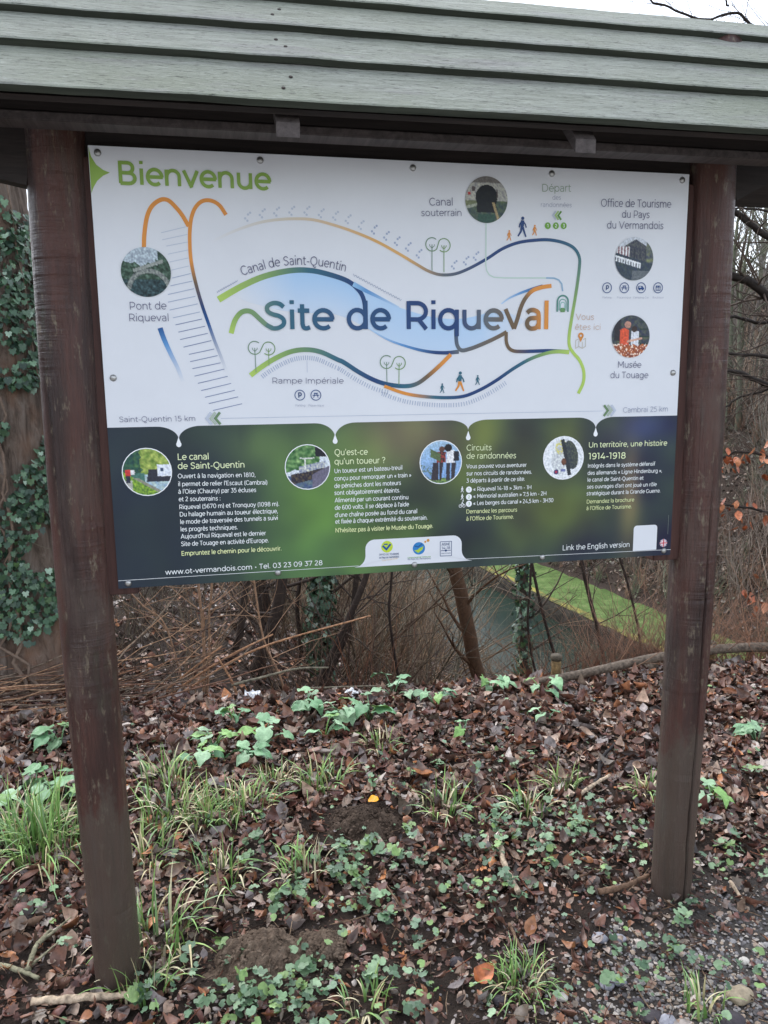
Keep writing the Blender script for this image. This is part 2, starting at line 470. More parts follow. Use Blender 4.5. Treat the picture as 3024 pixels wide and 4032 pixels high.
# ---------------------------------------------------------------- survey of the board and the ground (mm on the panel, metres on the ground)
TEXTS = [
    ('Bienvenue', -690.7, 431.5, -345.3, 431.7, 48.1, 'green', 0.165),
    ('Site', -374.1, 111.0, -202.1, 111.5, 63.7, 'title', 0.165),
    ('de', -170.5, 111.6, -59.9, 111.9, 65.1, 'title', 0.165),
    ('Rique', -22.7, 112.1, 237.5, 112.9, 66.1, 'title', 0.165),
    ('al', 296.7, 113.0, 364.9, 113.2, 68.3, 'title', 0.165),
    ('Pont de', -682.4, 154.3, -598.4, 155.7, 17.5, 'ink', 0.085),
    ('Riqueval', -685.5, 128.2, -594.1, 128.7, 16.9, 'ink', 0.085),
    ('Rampe Impériale', -358.9, -19.0, -180.9, -21.0, 14.2, 'ink', 0.085),
    ('Saint-Quentin 15 km', -722.3, -105.5, -545.1, -106.4, 12.7, 'ink', 0.085),
    ('Cambrai 25 km', 584.3, -107.2, 720.3, -106.6, 14.3, 'paleink', 0.085),
    ('Canal', 40.5, 409.6, 102.4, 411.7, 17.8, 'ink', 0.085),
    ('souterrain', 19.9, 384.1, 125.2, 387.4, 16.2, 'ink', 0.085),
    ('Départ', 335.7, 452.8, 415.7, 455.7, 18.2, 'palegreen', 0.08),
    ('des', 364.8, 434.4, 388.6, 435.3, 11.1, 'paleink', 0.07),
    ('randonnées', 333.4, 416.1, 418.8, 417.9, 11.1, 'paleink', 0.07),
    ('Office de Tourisme', 499.1, 422.2, 699.9, 426.1, 19.1, 'ink', 0.085),
    ('du Pays', 559.2, 396.9, 639.4, 398.2, 18.2, 'ink', 0.085),
    ('du Vermandois', 518.0, 368.9, 680.8, 371.7, 18.2, 'ink', 0.085),
    ('Vous', 438.6, 137.0, 490.9, 137.3, 15.8, 'sand', 0.075),
    ('êtes ici', 436.1, 111.7, 510.9, 111.9, 14.7, 'sand', 0.075),
    ('Musée', 563.6, 12.7, 633.4, 12.2, 17.0, 'ink', 0.085),
    ('du Touage', 543.2, -14.5, 655.3, -15.6, 17.0, 'ink', 0.085),
    ('Parking', 512.4, 192.8, 538.1, 193.1, 4.7, 'paleink', 0.08),
    ('Pique-nique', 554.0, 193.3, 594.6, 193.7, 4.7, 'paleink', 0.08),
    ('Camping-Car', 600.6, 193.8, 646.9, 194.3, 4.7, 'paleink', 0.08),
    ('Boutique', 657.7, 194.4, 690.2, 194.8, 4.8, 'paleink', 0.08),
    ('Parking', -303.2, -75.7, -278.6, -76.1, 5.4, 'paleink', 0.08),
    ('Pique-nique', -271.0, -76.2, -231.8, -76.9, 5.4, 'paleink', 0.08),
    ('Le canal', -593.0, -199.5, -518.0, -200.5, 15.2, 'head', 0.13),
    ('de Saint-Quentin', -593.3, -221.9, -432.4, -223.2, 15.2, 'head', 0.13),
    ('Ouvert à la navigation en 1810,', -594.5, -244.4, -407.2, -247.5, 10.8, 'body', 0.13),
    ("il permet de relier l'Escaut (Cambrai)", -594.7, -263.8, -378.4, -267.5, 10.8, 'body', 0.13),
    ("à l'Oise (Chauny) par 35 écluses", -595.2, -282.4, -406.8, -285.4, 10.9, 'body', 0.13),
    ('et 2 souterrains :', -595.3, -301.1, -494.8, -303.0, 10.9, 'body', 0.13),
    ('Riqueval (5670 m) et Tronquoy (1098 m).', -595.1, -320.7, -351.0, -323.1, 10.9, 'body', 0.13),
    ('Du halage humain au toueur électrique,', -595.1, -339.0, -354.8, -341.2, 11.0, 'body', 0.13),
    ('le mode de traversée des tunnels a suivi', -594.8, -357.9, -355.4, -358.6, 11.0, 'body', 0.13),
    ('les progrès techniques.', -594.9, -376.3, -455.8, -377.7, 11.0, 'body', 0.13),
    ("Aujourd'hui Riqueval est le dernier", -595.0, -394.3, -386.7, -396.3, 11.1, 'body', 0.13),
    ("Site de Touage en activité d'Europe.", -595.5, -413.3, -380.4, -415.1, 11.1, 'body', 0.13),
    ('Empruntez le chemin pour le découvrir.', -595.9, -437.5, -348.8, -437.8, 11.2, 'call', 0.15),
    ('www.ot-vermandois.com • Tel. 03 23 09 37 28', -636.8, -483.2, -244.9, -481.9, 12.6, 'body', 0.13),
    ("Qu'est-ce", -208.2, -199.8, -122.5, -200.5, 15.3, 'head', 0.13),
    ("qu'un toueur ?", -208.7, -223.1, -76.2, -223.6, 15.4, 'head', 0.13),
    ('Un toueur est un bateau-treuil', -209.4, -245.3, -31.7, -241.8, 11.0, 'body', 0.13),
    ('conçu pour remorquer un « train »', -209.8, -264.3, -8.4, -262.0, 11.0, 'body', 0.13),
    ('de péniches dont les moteurs', -210.2, -283.3, -35.7, -281.5, 11.1, 'body', 0.13),
    ('sont obligatoirement éteints.', -210.6, -301.1, -38.3, -300.8, 11.1, 'body', 0.13),
    ('Alimenté par un courant continu', -209.9, -320.3, -16.2, -320.0, 11.1, 'body', 0.13),
    ("de 600 volts, il se déplace à l'aide", -210.3, -339.5, -15.1, -338.4, 11.2, 'body', 0.13),
    ("d'une chaîne posée au fond du canal", -210.7, -358.7, 7.3, -357.8, 11.2, 'body', 0.13),
    ('et fixée à chaque extrémité du souterrain.', -209.9, -375.7, 34.9, -376.4, 11.2, 'body', 0.13),
    ("N'hésitez pas à visiter le Musée du Touage.", -210.3, -398.7, 50.0, -399.4, 11.3, 'call', 0.15),
    ('Circuits', 140.6, -197.9, 210.3, -198.8, 15.1, 'head', 0.11),
    ('de randonnées', 140.7, -219.3, 279.3, -222.0, 15.2, 'head', 0.11),
    ('Vous pouvez vous aventurer', 140.9, -244.6, 309.0, -245.9, 10.5, 'body', 0.13),
    ('sur nos circuits de randonnées.', 141.0, -263.5, 324.8, -265.2, 10.6, 'body', 0.13),
    ('3 départs à partir de ce site.', 141.1, -282.6, 305.3, -283.3, 10.6, 'body', 0.13),
    ('« Riqueval 14-18 » 3km - 1H', 160.6, -305.6, 324.5, -306.7, 10.6, 'body', 0.13),
    ('« Mémorial australien » 7,5 km - 2H', 160.8, -324.8, 367.9, -325.2, 10.7, 'body', 0.13),
    ('« Les berges du canal » 24,5 km - 3H30', 160.9, -343.6, 388.7, -344.7, 10.7, 'body', 0.13),
    ('Demandez les parcours', 141.1, -365.2, 284.7, -366.3, 10.7, 'call', 0.13),
    ("à l'Office de Tourisme.", 141.3, -384.5, 275.4, -384.9, 10.8, 'call', 0.13),
    ('Un territoire, une histoire', 486.5, -199.7, 721.8, -200.1, 14.6, 'head', 0.13),
    ('1914-1918', 487.1, -231.6, 598.3, -232.3, 16.8, 'head', 0.15),
    ('Intégrés dans le système défensif', 486.1, -254.4, 688.1, -255.0, 10.4, 'body', 0.13),
    ('des allemands « Ligne Hindenburg »,', 486.2, -274.1, 710.5, -274.7, 10.4, 'body', 0.13),
    ('le canal de Saint-Quentin et', 486.3, -292.7, 654.7, -293.3, 10.4, 'body', 0.13),
    ("ses ouvrages d'art ont joué un rôle", 485.7, -311.9, 695.9, -312.7, 10.4, 'body', 0.13),
    ('stratégique durant la Grande Guerre.', 485.2, -330.5, 708.6, -331.2, 10.5, 'body', 0.13),
    ('Demandez la brochure', 486.0, -353.2, 629.0, -353.2, 10.5, 'call', 0.13),
    ("à l'Office de Tourisme.", 486.0, -371.5, 622.6, -372.0, 10.5, 'call', 0.13),
    ('Link the English version', 418.7, -480.8, 621.5, -481.8, 14.6, 'body', 0.11),
    ('OFFICE DE TOURISME', -96.1, -465.9, -42.6, -466.3, 4.8, 'navy', 0.12),
    ('du Pays du Vermandois', -96.2, -473.9, -42.7, -473.8, 4.8, 'navy', 0.12),
    ('Communauté de Communes', -19.5, -477.8, 44.1, -478.2, 3.8, 'leafgreen', 0.12),
    ('du Pays du Vermandois', -19.6, -482.1, 44.1, -483.1, 3.8, 'navy', 0.12),
    ('AISNE', 73.7, -448.5, 97.4, -448.7, 7.0, 'navy', 0.12),
    ('14-18', 73.7, -458.8, 97.4, -458.5, 7.0, 'navy', 0.12),
    ('Mission du Centenaire', 72.6, -470.7, 99.1, -471.1, 2.7, 'navy', 0.12),
    ("Coeur naturel d'Aisne", -88.3, -481.8, -46.5, -477.8, 4.3, 'ochre', 0.07),
    ('1', 352.1, 367.0, 357.1, 367.2, 7.8, 'white', 0.16),
    ('2', 374.1, 367.7, 379.2, 367.8, 7.9, 'white', 0.16),
    ('3', 395.6, 368.3, 400.7, 368.4, 7.9, 'white', 0.16),
    ('1', 146.2, -305.1, 150.7, -305.2, 7.4, 'leafgreen', 0.12),
    ('2', 146.4, -324.8, 150.8, -324.9, 7.5, 'leafgreen', 0.12),
    ('3', 146.5, -342.9, 150.9, -343.1, 7.5, 'leafgreen', 0.12),
    ('P', 521.5, 214.1, 530.0, 214.2, 11.7, 'navy', 0.2),
    ('P', -295.5, -54.3, -286.8, -54.4, 12.4, 'navy', 0.2)]
ARC_BASE = [(-420.6, 235.2), (-386.5, 245.4), (-350.2, 255.0), (-317.9, 260.3), (-277.3, 262.6), (-240.6, 261.0), (-203.6, 255.8), (-170.6, 248.4)]
STROKES = [
    ([(0, 'orange'), (1, 'orange')], 9.5, 9.5, [(-641.9, 294.7), (-639.0, 324.6), (-631.2, 361.8), (-618.6, 386.2), (-599.1, 400.5), (-582.3, 400.4), (-566.1, 386.1), (-551.9, 368.0), (-538.7, 344.1)]),
    ([(0, 'orange'), (0.42, 'orange'), (0.52, 'brown'), (0.64, 'navy'), (0.72, 'blue'), (0.95, 'fade'), (1, 'fade')], 9, 7, [(-452.1, 372.3), (-466.6, 393.2), (-485.4, 403.0), (-504.6, 401.2), (-520.5, 387.7), (-531.2, 364.9), (-536.5, 334.8), (-538.1, 304.7), (-537.7, 274.4), (-533.6, 240.2), (-525.9, 201.9), (-516.1, 163.4), (-504.3, 124.5), (-492.3, 85.2), (-478.3, 45.5), (-467.7, 13.5), (-458.8, -10.7)]),
    ([(0, 'blue'), (0.3, 'mid'), (1, 'fade')], 12, 8, [(-616.1, 113.1), (-609.0, 89.1), (-595.5, 53.9), (-581.7, 22.3), (-569.9, -13.5)]),
    ([(0, 'fade'), (0.13, 'beige'), (0.3, 'orange2'), (0.36, 'orange2'), (0.44, 'grey'), (0.52, 'navy'), (0.63, 'navy'), (0.72, 'teal'), (0.8, 'green2'), (0.9, 'lime'), (1, 'lime')], 6, 9, [(-489.7, 309.6), (-450.0, 329.6), (-410.3, 345.9), (-370.4, 358.5), (-330.5, 365.4), (-290.4, 368.5), (-250.1, 367.8), (-206.2, 359.1), (-150.3, 343.2), (-93.6, 322.1), (-36.1, 293.7), (10.7, 268.3), (40.2, 253.4), (70.0, 245.6), (106.0, 247.9), (142.2, 260.8), (190.7, 285.8), (233.3, 311.9), (276.3, 328.0), (325.9, 335.4), (363.6, 336.4), (401.8, 330.0), (429.0, 317.5), (443.7, 296.7), (445.2, 270.9), (440.3, 224.6), (433.4, 178.0), (426.9, 137.0), (421.7, 95.7), (423.8, 69.1), (436.1, 51.2), (453.1, 33.2), (465.8, 6.1), (466.2, -24.1), (452.6, -54.2)]),
    ([(0, 'lime'), (0.3, 'green2'), (0.5, 'teal'), (0.75, 'navy'), (1, 'navy2')], 15, 10, [(-478.2, 179.3), (-447.9, 197.1), (-415.5, 214.3), (-375.1, 232.0), (-334.6, 243.6), (-293.9, 250.2), (-253.2, 249.7), (-212.2, 241.8), (-171.1, 229.1), (-146.9, 213.6), (-130.0, 191.9), (-123.5, 161.7), (-124.9, 111.7)]),
    ([(0, 'sky2'), (0.3, 'mid'), (1, 'wave')], 12, 3, [(-152.5, 220.1), (-124.0, 205.7), (-95.3, 192.3), (-66.3, 178.8), (-37.1, 165.2)]),
    ([(0, 'wave'), (0.4, 'mid'), (0.75, 'navy'), (0.88, 'navy'), (1, 'grey')], 3, 10, [(-116.7, 114.6), (-67.3, 86.6), (-8.1, 66.8), (39.9, 56.4), (82.4, 53.5), (119.1, 56.2)]),
    ([(0, 'navy2'), (0.3, 'grey'), (1, 'brown')], 10, 10, [(111.4, 123.9), (111.6, 95.3), (114.7, 72.4), (126.4, 59.7), (149.8, 63.7), (174.5, 72.3), (205.4, 85.0), (230.3, 96.6), (247.7, 105.9)]),
    ([(0, 'wave'), (0.5, 'mid'), (0.9, 'navy'), (1, 'navy')], 3, 9, [(232.2, 176.1), (253.8, 190.6), (284.8, 204.1), (316.1, 214.3), (344.4, 221.5)]),
    ([(0, 'brown'), (0.25, 'brown'), (0.5, 'navy'), (0.75, 'navy'), (1, 'lime')], 9, 9, [(246.4, 105.9), (247.4, 81.0), (254.6, 65.2), (268.6, 57.6), (294.0, 56.3), (319.5, 56.9), (370.9, 57.9), (422.9, 55.4)]),
    ([(0, 'lime'), (0.2, 'green2'), (0.4, 'teal'), (0.6, 'navy'), (0.75, 'teal'), (0.85, 'brown'), (0.95, 'orange'), (1, 'orange')], 12, 10, [(-409.9, 1.0), (-382.8, 21.0), (-349.5, 41.0), (-312.1, 57.0), (-274.7, 62.2), (-237.4, 56.8), (-195.8, 38.2), (-179.0, 30.7), (-138.8, 5.0), (-98.0, -15.3), (-62.5, -25.4), (-20.7, -29.3), (9.5, -22.7), (39.8, -2.2), (70.3, 23.6), (97.7, 49.4)]),
    ([(0, 'orange'), (0.12, 'orange'), (0.25, 'teal'), (0.4, 'navy'), (0.6, 'navy'), (0.75, 'teal'), (0.85, 'green2'), (1, 'lime')], 8, 9, [(-77.4, -28.6), (-26.8, -46.6), (21.5, -55.3), (82.6, -59.7), (132.1, -56.9), (175.6, -41.6), (219.3, -18.5), (269.4, 13.5), (313.6, 36.8), (358.2, 51.4), (390.4, 55.5), (423.0, 53.0)]),
    ([(0, 'lime'), (0.4, 'green2'), (1, 'tsite')], 12, 11, [(-452.0, 101.0), (-442.9, 128.7), (-430.2, 146.5), (-416.0, 153.6), (-400.1, 150.6), (-382.7, 134.9), (-367.0, 121.1), (-353.1, 114.0)]),
    ([(0, 'brown'), (0.5, 'brown'), (0.7, 'orange'), (1, 'orange')], 11, 10, [(267.6, 114.1), (276.6, 139.0), (285.5, 168.0), (297.7, 191.1), (316.2, 209.7), (341.3, 218.6), (368.5, 223.0)]),
    ([(0, 'brown'), (1, 'brown')], 11, 11, [(243.6, 163.6), (255.3, 138.9), (267.6, 114.1)])]
LINES = [
    ('rung0', 1.7, [(-601.3, 328.2), (-545.7, 342.8)]),
    ('rung0', 1.7, [(-600.3, 312.5), (-542.7, 326.0)]),
    ('rung0', 1.7, [(-591.6, 298.8), (-542.8, 309.1)]),
    ('rung0', 1.7, [(-588.9, 280.8), (-542.6, 291.3)]),
    ('rung0', 1.7, [(-586.0, 263.2), (-543.5, 273.1)]),
    ('rung0', 1.7, [(-583.2, 245.0), (-542.5, 255.3)]),
    ('rung1', 1.7, [(-582.3, 227.2), (-539.5, 238.2)]),
    ('rung1', 1.7, [(-587.0, 209.5), (-536.5, 221.0)]),
    ('rung1', 1.7, [(-593.9, 189.6), (-533.5, 203.8)]),
    ('rung1', 1.7, [(-594.8, 172.3), (-531.3, 186.4)]),
    ('rung1', 1.7, [(-592.0, 154.2), (-526.7, 169.1)]),
    ('rung1', 1.7, [(-585.3, 136.5), (-522.6, 150.5)]),
    ('rung2', 1.7, [(-580.4, 120.2), (-518.3, 134.2)]),
    ('rung2', 1.7, [(-574.7, 103.5), (-512.4, 117.4)]),
    ('rung2', 1.7, [(-571.7, 86.3), (-506.6, 100.9)]),
    ('rung2', 1.7, [(-564.9, 68.7), (-499.1, 84.0)]),
    ('rung2', 1.7, [(-552.9, 51.7), (-493.3, 64.2)]),
    ('rung2', 1.7, [(-551.0, 34.7), (-486.1, 48.7)]),
    ('rung2', 1.7, [(-546.7, 18.1), (-479.7, 31.6)]),
    ('rung2', 1.7, [(-542.5, 0.5), (-471.6, 16.7)]),
    ('rung2', 1.7, [(-535.5, -16.7), (-464.4, -0.6)]),
    ('rung2', 1.7, [(-528.8, -34.0), (-457.1, -17.6)]),
    ('rung2', 1.7, [(-520.5, -50.2), (-448.9, -34.2)]),
    ('rung2', 1.7, [(-512.4, -65.3), (-441.5, -50.1)]),
    ('rung2', 1.7, [(-503.2, -82.0), (-432.9, -67.0)]),
    ('rung1', 0.8, [(-271.3, 36.5), (-271.3, 7.1)]),
    ('rung1', 0.8, [(-485.7, -101.5), (527.8, -101.8)]),
    ('rung2', 0.8, [(-481.3, 197.9), (-479.4, 195.5), (-477.2, 200.1), (-475.3, 197.7), (-473.0, 202.4), (-471.1, 200.0), (-468.9, 204.6), (-467.0, 202.2), (-464.8, 206.9), (-462.9, 204.5), (-460.7, 209.1), (-458.8, 206.7), (-456.5, 211.4), (-454.6, 209.0), (-452.4, 213.6), (-450.5, 211.3), (-448.3, 215.9), (-446.4, 213.5), (-444.1, 218.1), (-442.2, 215.8), (-440.0, 220.4), (-438.1, 218.0), (-435.9, 222.6), (-434.0, 220.3), (-431.7, 224.9)]),
    ('rung2', 0.8, [(-152.0, 244.1), (-148.8, 238.1), (-145.4, 240.8), (-142.2, 234.8), (-138.8, 237.5), (-135.6, 231.5), (-132.2, 234.2), (-128.9, 228.2), (-125.5, 230.9), (-122.3, 224.9), (-118.9, 227.6), (-115.6, 221.6), (-112.2, 224.3), (-108.9, 218.3), (-105.5, 221.0), (-102.2, 215.0), (-98.8, 217.7), (-95.5, 211.7), (-92.1, 214.4), (-88.8, 208.3), (-85.4, 211.1), (-82.0, 205.0), (-78.6, 207.7), (-75.3, 201.6), (-71.9, 204.4), (-68.5, 198.3), (-65.1, 201.0), (-61.8, 194.9), (-58.3, 197.7), (-55.0, 191.6), (-51.5, 194.3), (-48.2, 188.2), (-44.7, 190.9), (-41.3, 184.8), (-37.9, 187.6), (-34.5, 181.4), (-31.1, 184.2)]),
    ('palegreen2', 3, [(188.5, 371.8), (189.1, 322.0), (189.0, 271.7), (191.6, 257.8), (198.5, 247.7), (210.9, 241.7), (240.6, 240.5), (302.9, 241.5), (353.4, 242.3)]),
    ('mid2', 4, [(353.4, 242.3), (375.6, 242.1), (388.5, 237.7), (397.1, 228.0), (400.2, 209.6)]),
    ('faint', 0.6, [(738.6, -396.4), (738.5, -451.9)]),
    ('white', 1.0, [(-748.7, -492.0), (-150.2, -490.5)]),
    ('white', 1.0, [(143.7, -489.4), (750.4, -496.9)])]
FOOTPRINTS = [(-402.2, 370.8), (-367.7, 379.5), (-333.8, 384.4), (-297.8, 387.4), (-261.6, 388.6), (-227.3, 384.0), (-192.7, 379.3), (-162.0, 372.4), (-130.2, 359.8), (-97.8, 350.0), (-67.5, 336.3), (-40.5, 324.5), (-12.6, 311.6), (14.9, 295.9), (105.9, 271.3), (137.2, 281.9), (163.2, 293.6)]
PHOTOS = [('bridge', -640.3, 239.5, 55.8), ('tunnel', 189.1, 428.3, 55.5), ('office', 599.9, 294.8, 55.0), ('museum', 599.0, 94.7, 55.2), ('canal', -665.4, -226.6, 57.1), ('barge', -276.9, -227.4, 56.1), ('hikers', 71.3, -226.1, 56.1), ('helmet', 414.8, -225.6, 57.7)]
TREE_ICONS = [[(48.0, 318.0), (78.9, 316.6), (48.0, 255.2), (79.0, 251.9), 16.1], [(-70.8, 31.2), (-38.2, 28.8), (-70.2, -18.4), (-39.2, -25.6), 16.1], [(-397.3, 66.8), (-364.1, 65.2), (-396.3, 8.1), (-364.4, 24.1), 15.5]]
WALKERS = [(285.3, 342.2, 49.0, 'navy'), (250.2, 331.8, 25.6, 'orange'), (318.8, 346.5, 25.7, 'orange'), (122.1, -43.9, 50.2, 'tealorange'), (74.6, -47.9, 24.5, 'teal'), (169.9, -28.6, 25.2, 'teal')]
LIST_WALKERS = [(129.8, -308.1, 16.0), (129.9, -327.8, 16.0)]; BIKE = (130.0, -340.1)
RINGS = [(525.2, 220.0, 13.8), (574.7, 220.6, 13.9), (623.4, 221.3, 14.1), (673.2, 221.9, 14.2), (-291.2, -48.2, 13.3), (-251.4, -48.7, 13.5)]
GREEN_DOTS = [(354.5, 371.0, 8.2), (376.5, 371.7, 8.2), (398.0, 372.3, 8.2)]; WHITE_DOTS = [(148.4, -301.4, 8.3), (148.6, -321.1, 8.3), (148.7, -339.3, 8.3)]
CHEVRONS = [(-502.9, -101.2), (544.6, -100.9), (379.0, 397.0)]
TUNNEL_ICON = (401.1, 177.7); PIN_ICON = (454.7, 83.9)
FLAG = (726.2, -476.6, 11.9); LOGO_CHECK = (-74.5, -443.6, 15.5); LOGO_GLOBE = (11.5, -452.6, 16.8); LOGO_BOX = [(69.8, -438.1), (101.2, -438.1), (101.3, -477.2), (69.9, -477.0)]; LOGO_SPARKS = [(28.9, -435.9), (36.5, -432.5)]
ARROWHEAD = [(-748.7, 509.3), (-744.5, 488.1), (-734.2, 470.8), (-720.4, 460.6), (-706.3, 455.4), (-721.3, 448.3), (-734.7, 436.6), (-744.0, 421.9), (-748.8, 409.8)]
RIVETS = [(-729.9, 497.0), (-368.5, 497.0), (-728.9, -2.1), (0.0, 496.1), (362.5, 497.4), (729.4, 496.5), (729.9, -2.0), (-726.3, -499.9), (-360.0, -495.7), (-0.7, -496.2), (360.6, -497.0), (728.6, -499.2)]
BAND = {'left': (-748.3, -118.2), 'right': (752.6, -118.4), 'drips': [(-587.1, -146.6), (-205.2, -151.6), (145.6, -140.8), (506.8, -145.3)], 'drops': [(-587.7, -157.7), (-205.4, -159.9), (145.8, -160.0), (506.7, -159.2)], 'tabL': (-132.1, -458.2), 'tabR': (129.6, -463.0), 'tabtop': (-36.9, -422.8), 'qr': [(632.2, -422.6), (704.8, -424.5), (708.3, -491.1), (635.3, -490.0)], 'line': [(-748.7, -492.0), (750.4, -496.9)]}
WAVE_A = ([(-444.1, 193.3), (-415.7, 210.4), (-375.2, 229.3), (-334.6, 241.7), (-294.0, 247.4), (-253.2, 247.0), (-212.3, 239.4), (-171.2, 225.8), (-141.2, 209.9), (-115.5, 192.1)], [(-442.3, 189.4), (-413.1, 176.0), (-377.5, 166.6), (-337.4, 157.0), (-296.9, 151.4), (-255.8, 149.7), (-214.3, 150.0), (-172.9, 139.3), (-142.6, 125.6), (-119.6, 112.9)])
WAVE_B = ([(-141.1, 213.7), (-106.8, 195.0), (-72.1, 179.9), (-37.1, 165.2), (-1.7, 154.3), (34.1, 145.0), (70.1, 139.6), (106.5, 137.5), (143.1, 141.1), (179.9, 149.4), (216.9, 159.9), (254.4, 153.3), (292.4, 137.4)], [(-141.4, 128.4), (-108.0, 109.0), (-73.1, 89.5), (-37.8, 75.3), (-2.1, 64.0), (33.9, 56.5), (70.2, 53.5), (106.8, 54.0), (143.7, 61.9), (180.7, 73.4), (217.9, 89.7), (255.2, 107.1), (293.8, 130.5)])
TUFTS = [(-1.138, 0.685, 1.3), (-1.233, 0.78, 1.0), (-0.755, 1.032, 1.0), (-0.732, 0.787, 1.15), (-0.627, 0.747, 0.9), (-0.551, 0.761, 0.9), (-0.449, 0.77, 0.9), (-0.552, 0.397, 0.85), (-0.168, 0.888, 0.9), (-0.289, 0.349, 0.75), (-0.721, 0.151, 1.1), (-0.793, 0.541, 0.9), (-0.752, -0.03, 0.8), (0.268, 0.621, 0.85), (0.558, 0.537, 0.75), (0.752, 0.682, 0.7), (1.049, 0.548, 0.6), (0.23, -0.247, 0.8), (0.131, 1.142, 0.7), (0.649, -0.408, 0.55), (-0.192, -0.235, 0.55), (-0.328, 0.933, 0.7)]
ARUMS = [(-1.236, 1.463, 1.0), (-1.239, 0.952, 1.7), (-1.136, 1.013, 1.3), (-0.351, 1.309, 1.2), (-0.579, 1.308, 0.8), (-0.644, 1.141, 0.9), (0.014, 1.407, 1.0), (0.141, 1.429, 1.2), (0.303, 1.653, 1.1), (0.475, 1.496, 1.0), (0.815, 1.635, 0.8), (1.044, 1.53, 0.9), (-0.125, 1.583, 0.9), (-0.095, 1.296, 1.0), (-0.428, 1.152, 0.8), (1.261, 0.451, 0.6), (1.761, 0.85, 0.8), (-0.478, 1.508, 0.7), (0.508, 1.154, 0.45), (0.925, 1.202, 0.5)]
COVER = [(0.541, 0.402, 0.22, 420), (-0.022, 0.418, 0.16, 200), (-0.135, 0.314, 0.15, 180), (-0.238, 0.22, 0.16, 150), (-0.385, -0.161, 0.16, 220), (-0.618, -0.124, 0.16, 200), (0.041, 0.156, 0.25, 160), (0.611, 0.22, 0.2, 150), (0.903, 0.349, 0.12, 60), (1.085, 0.112, 0.18, 130), (0.821, -0.107, 0.07, 50), (1.565, 0.606, 0.12, 70), (0.659, -0.245, 0.16, 90), (0.287, 0.218, 0.18, 90), (0.681, -0.319, 0.18, 70), (-0.175, -0.208, 0.2, 120), (-0.428, 0.381, 0.2, 60), (0.003, -0.278, 0.12, 60), (-1.123, 0.354, 0.1, 30), (-0.921, 0.246, 0.15, 40), (0.542, 0.885, 0.25, 90), (0.216, 0.844, 0.25, 60), (0.383, -0.379, 0.15, 60), (-0.065, 0.012, 0.2, 60), (-0.387, 0.125, 0.2, 40), (-0.512, 0.674, 0.25, 80)]
MOUNDS = [(-0.447, 0.005, 0.17), (-0.053, 0.584, 0.17), (-0.28, 0.004, 0.11)]
STICKS = [('pale', 0.0105, [(-1.022, -0.052), (-0.909, -0.059), (-0.779, -0.076)]), ('lichen', 0.008, [(-1.058, 0.064), (-1.058, 0.142), (-1.049, 0.186), (-1.028, 0.22)]), ('lichen', 0.007, [(-1.141, 0.116), (-1.07, 0.066), (-1.022, 0.031)]), ('pale', 0.011, [(0.385, 0.366), (0.354, 0.227), (0.344, 0.081)]), ('dark', 0.009, [(0.751, 0.569), (0.896, 0.648), (1.004, 0.818), (1.205, 0.99)]), ('pale', 0.009, [(0.78, 0.569), (0.965, 0.681)]), ('brown', 0.01, [(0.587, 0.032), (0.681, 0.045), (0.778, 0.07)]), ('pale', 0.006, [(1.021, 0.003), (0.998, -0.094)]), ('brown', 0.005, [(0.269, -0.035), (0.265, -0.119), (0.273, -0.179)]), ('brown', 0.004, [(-0.043, 0.245), (-0.016, 0.103), (-0.006, 0.029)]), ('brown', 0.004, [(0.542, 0.111), (0.705, 0.147)]), ('brown', 0.004, [(-0.752, 0.27), (-0.631, 0.309)]), ('brown', 0.004, [(0.348, 0.971), (0.622, 0.992)])]
STONES = [(0.512, -0.122, 0.02, 'grey'), (0.567, -0.134, 0.016, 'grey'), (0.452, -0.279, 0.018, 'grey'), (0.488, -0.279, 0.016, 'grey'), (0.314, -0.297, 0.014, 'pale'), (0.533, -0.43, 0.022, 'grey'), (0.505, -0.409, 0.025, 'dark'), (0.764, -0.395, 0.03, 'tan'), (0.443, -0.129, 0.016, 'dark'), (0.498, -0.351, 0.018, 'dark'), (0.687, -0.464, 0.03, 'dark'), (0.857, -0.289, 0.013, 'pale'), (0.317, -0.22, 0.01, 'pale'), (0.15, -0.281, 0.018, 'dark'), (0.081, -0.123, 0.018, 'dark')]
SPOTS = {'orange': (0.129, -0.215), 'yellow': (0.012, 0.686), 'papers': [(-0.389, 1.848), (0.101, 1.713)], 'yellowflower': (-0.732, -0.051)}
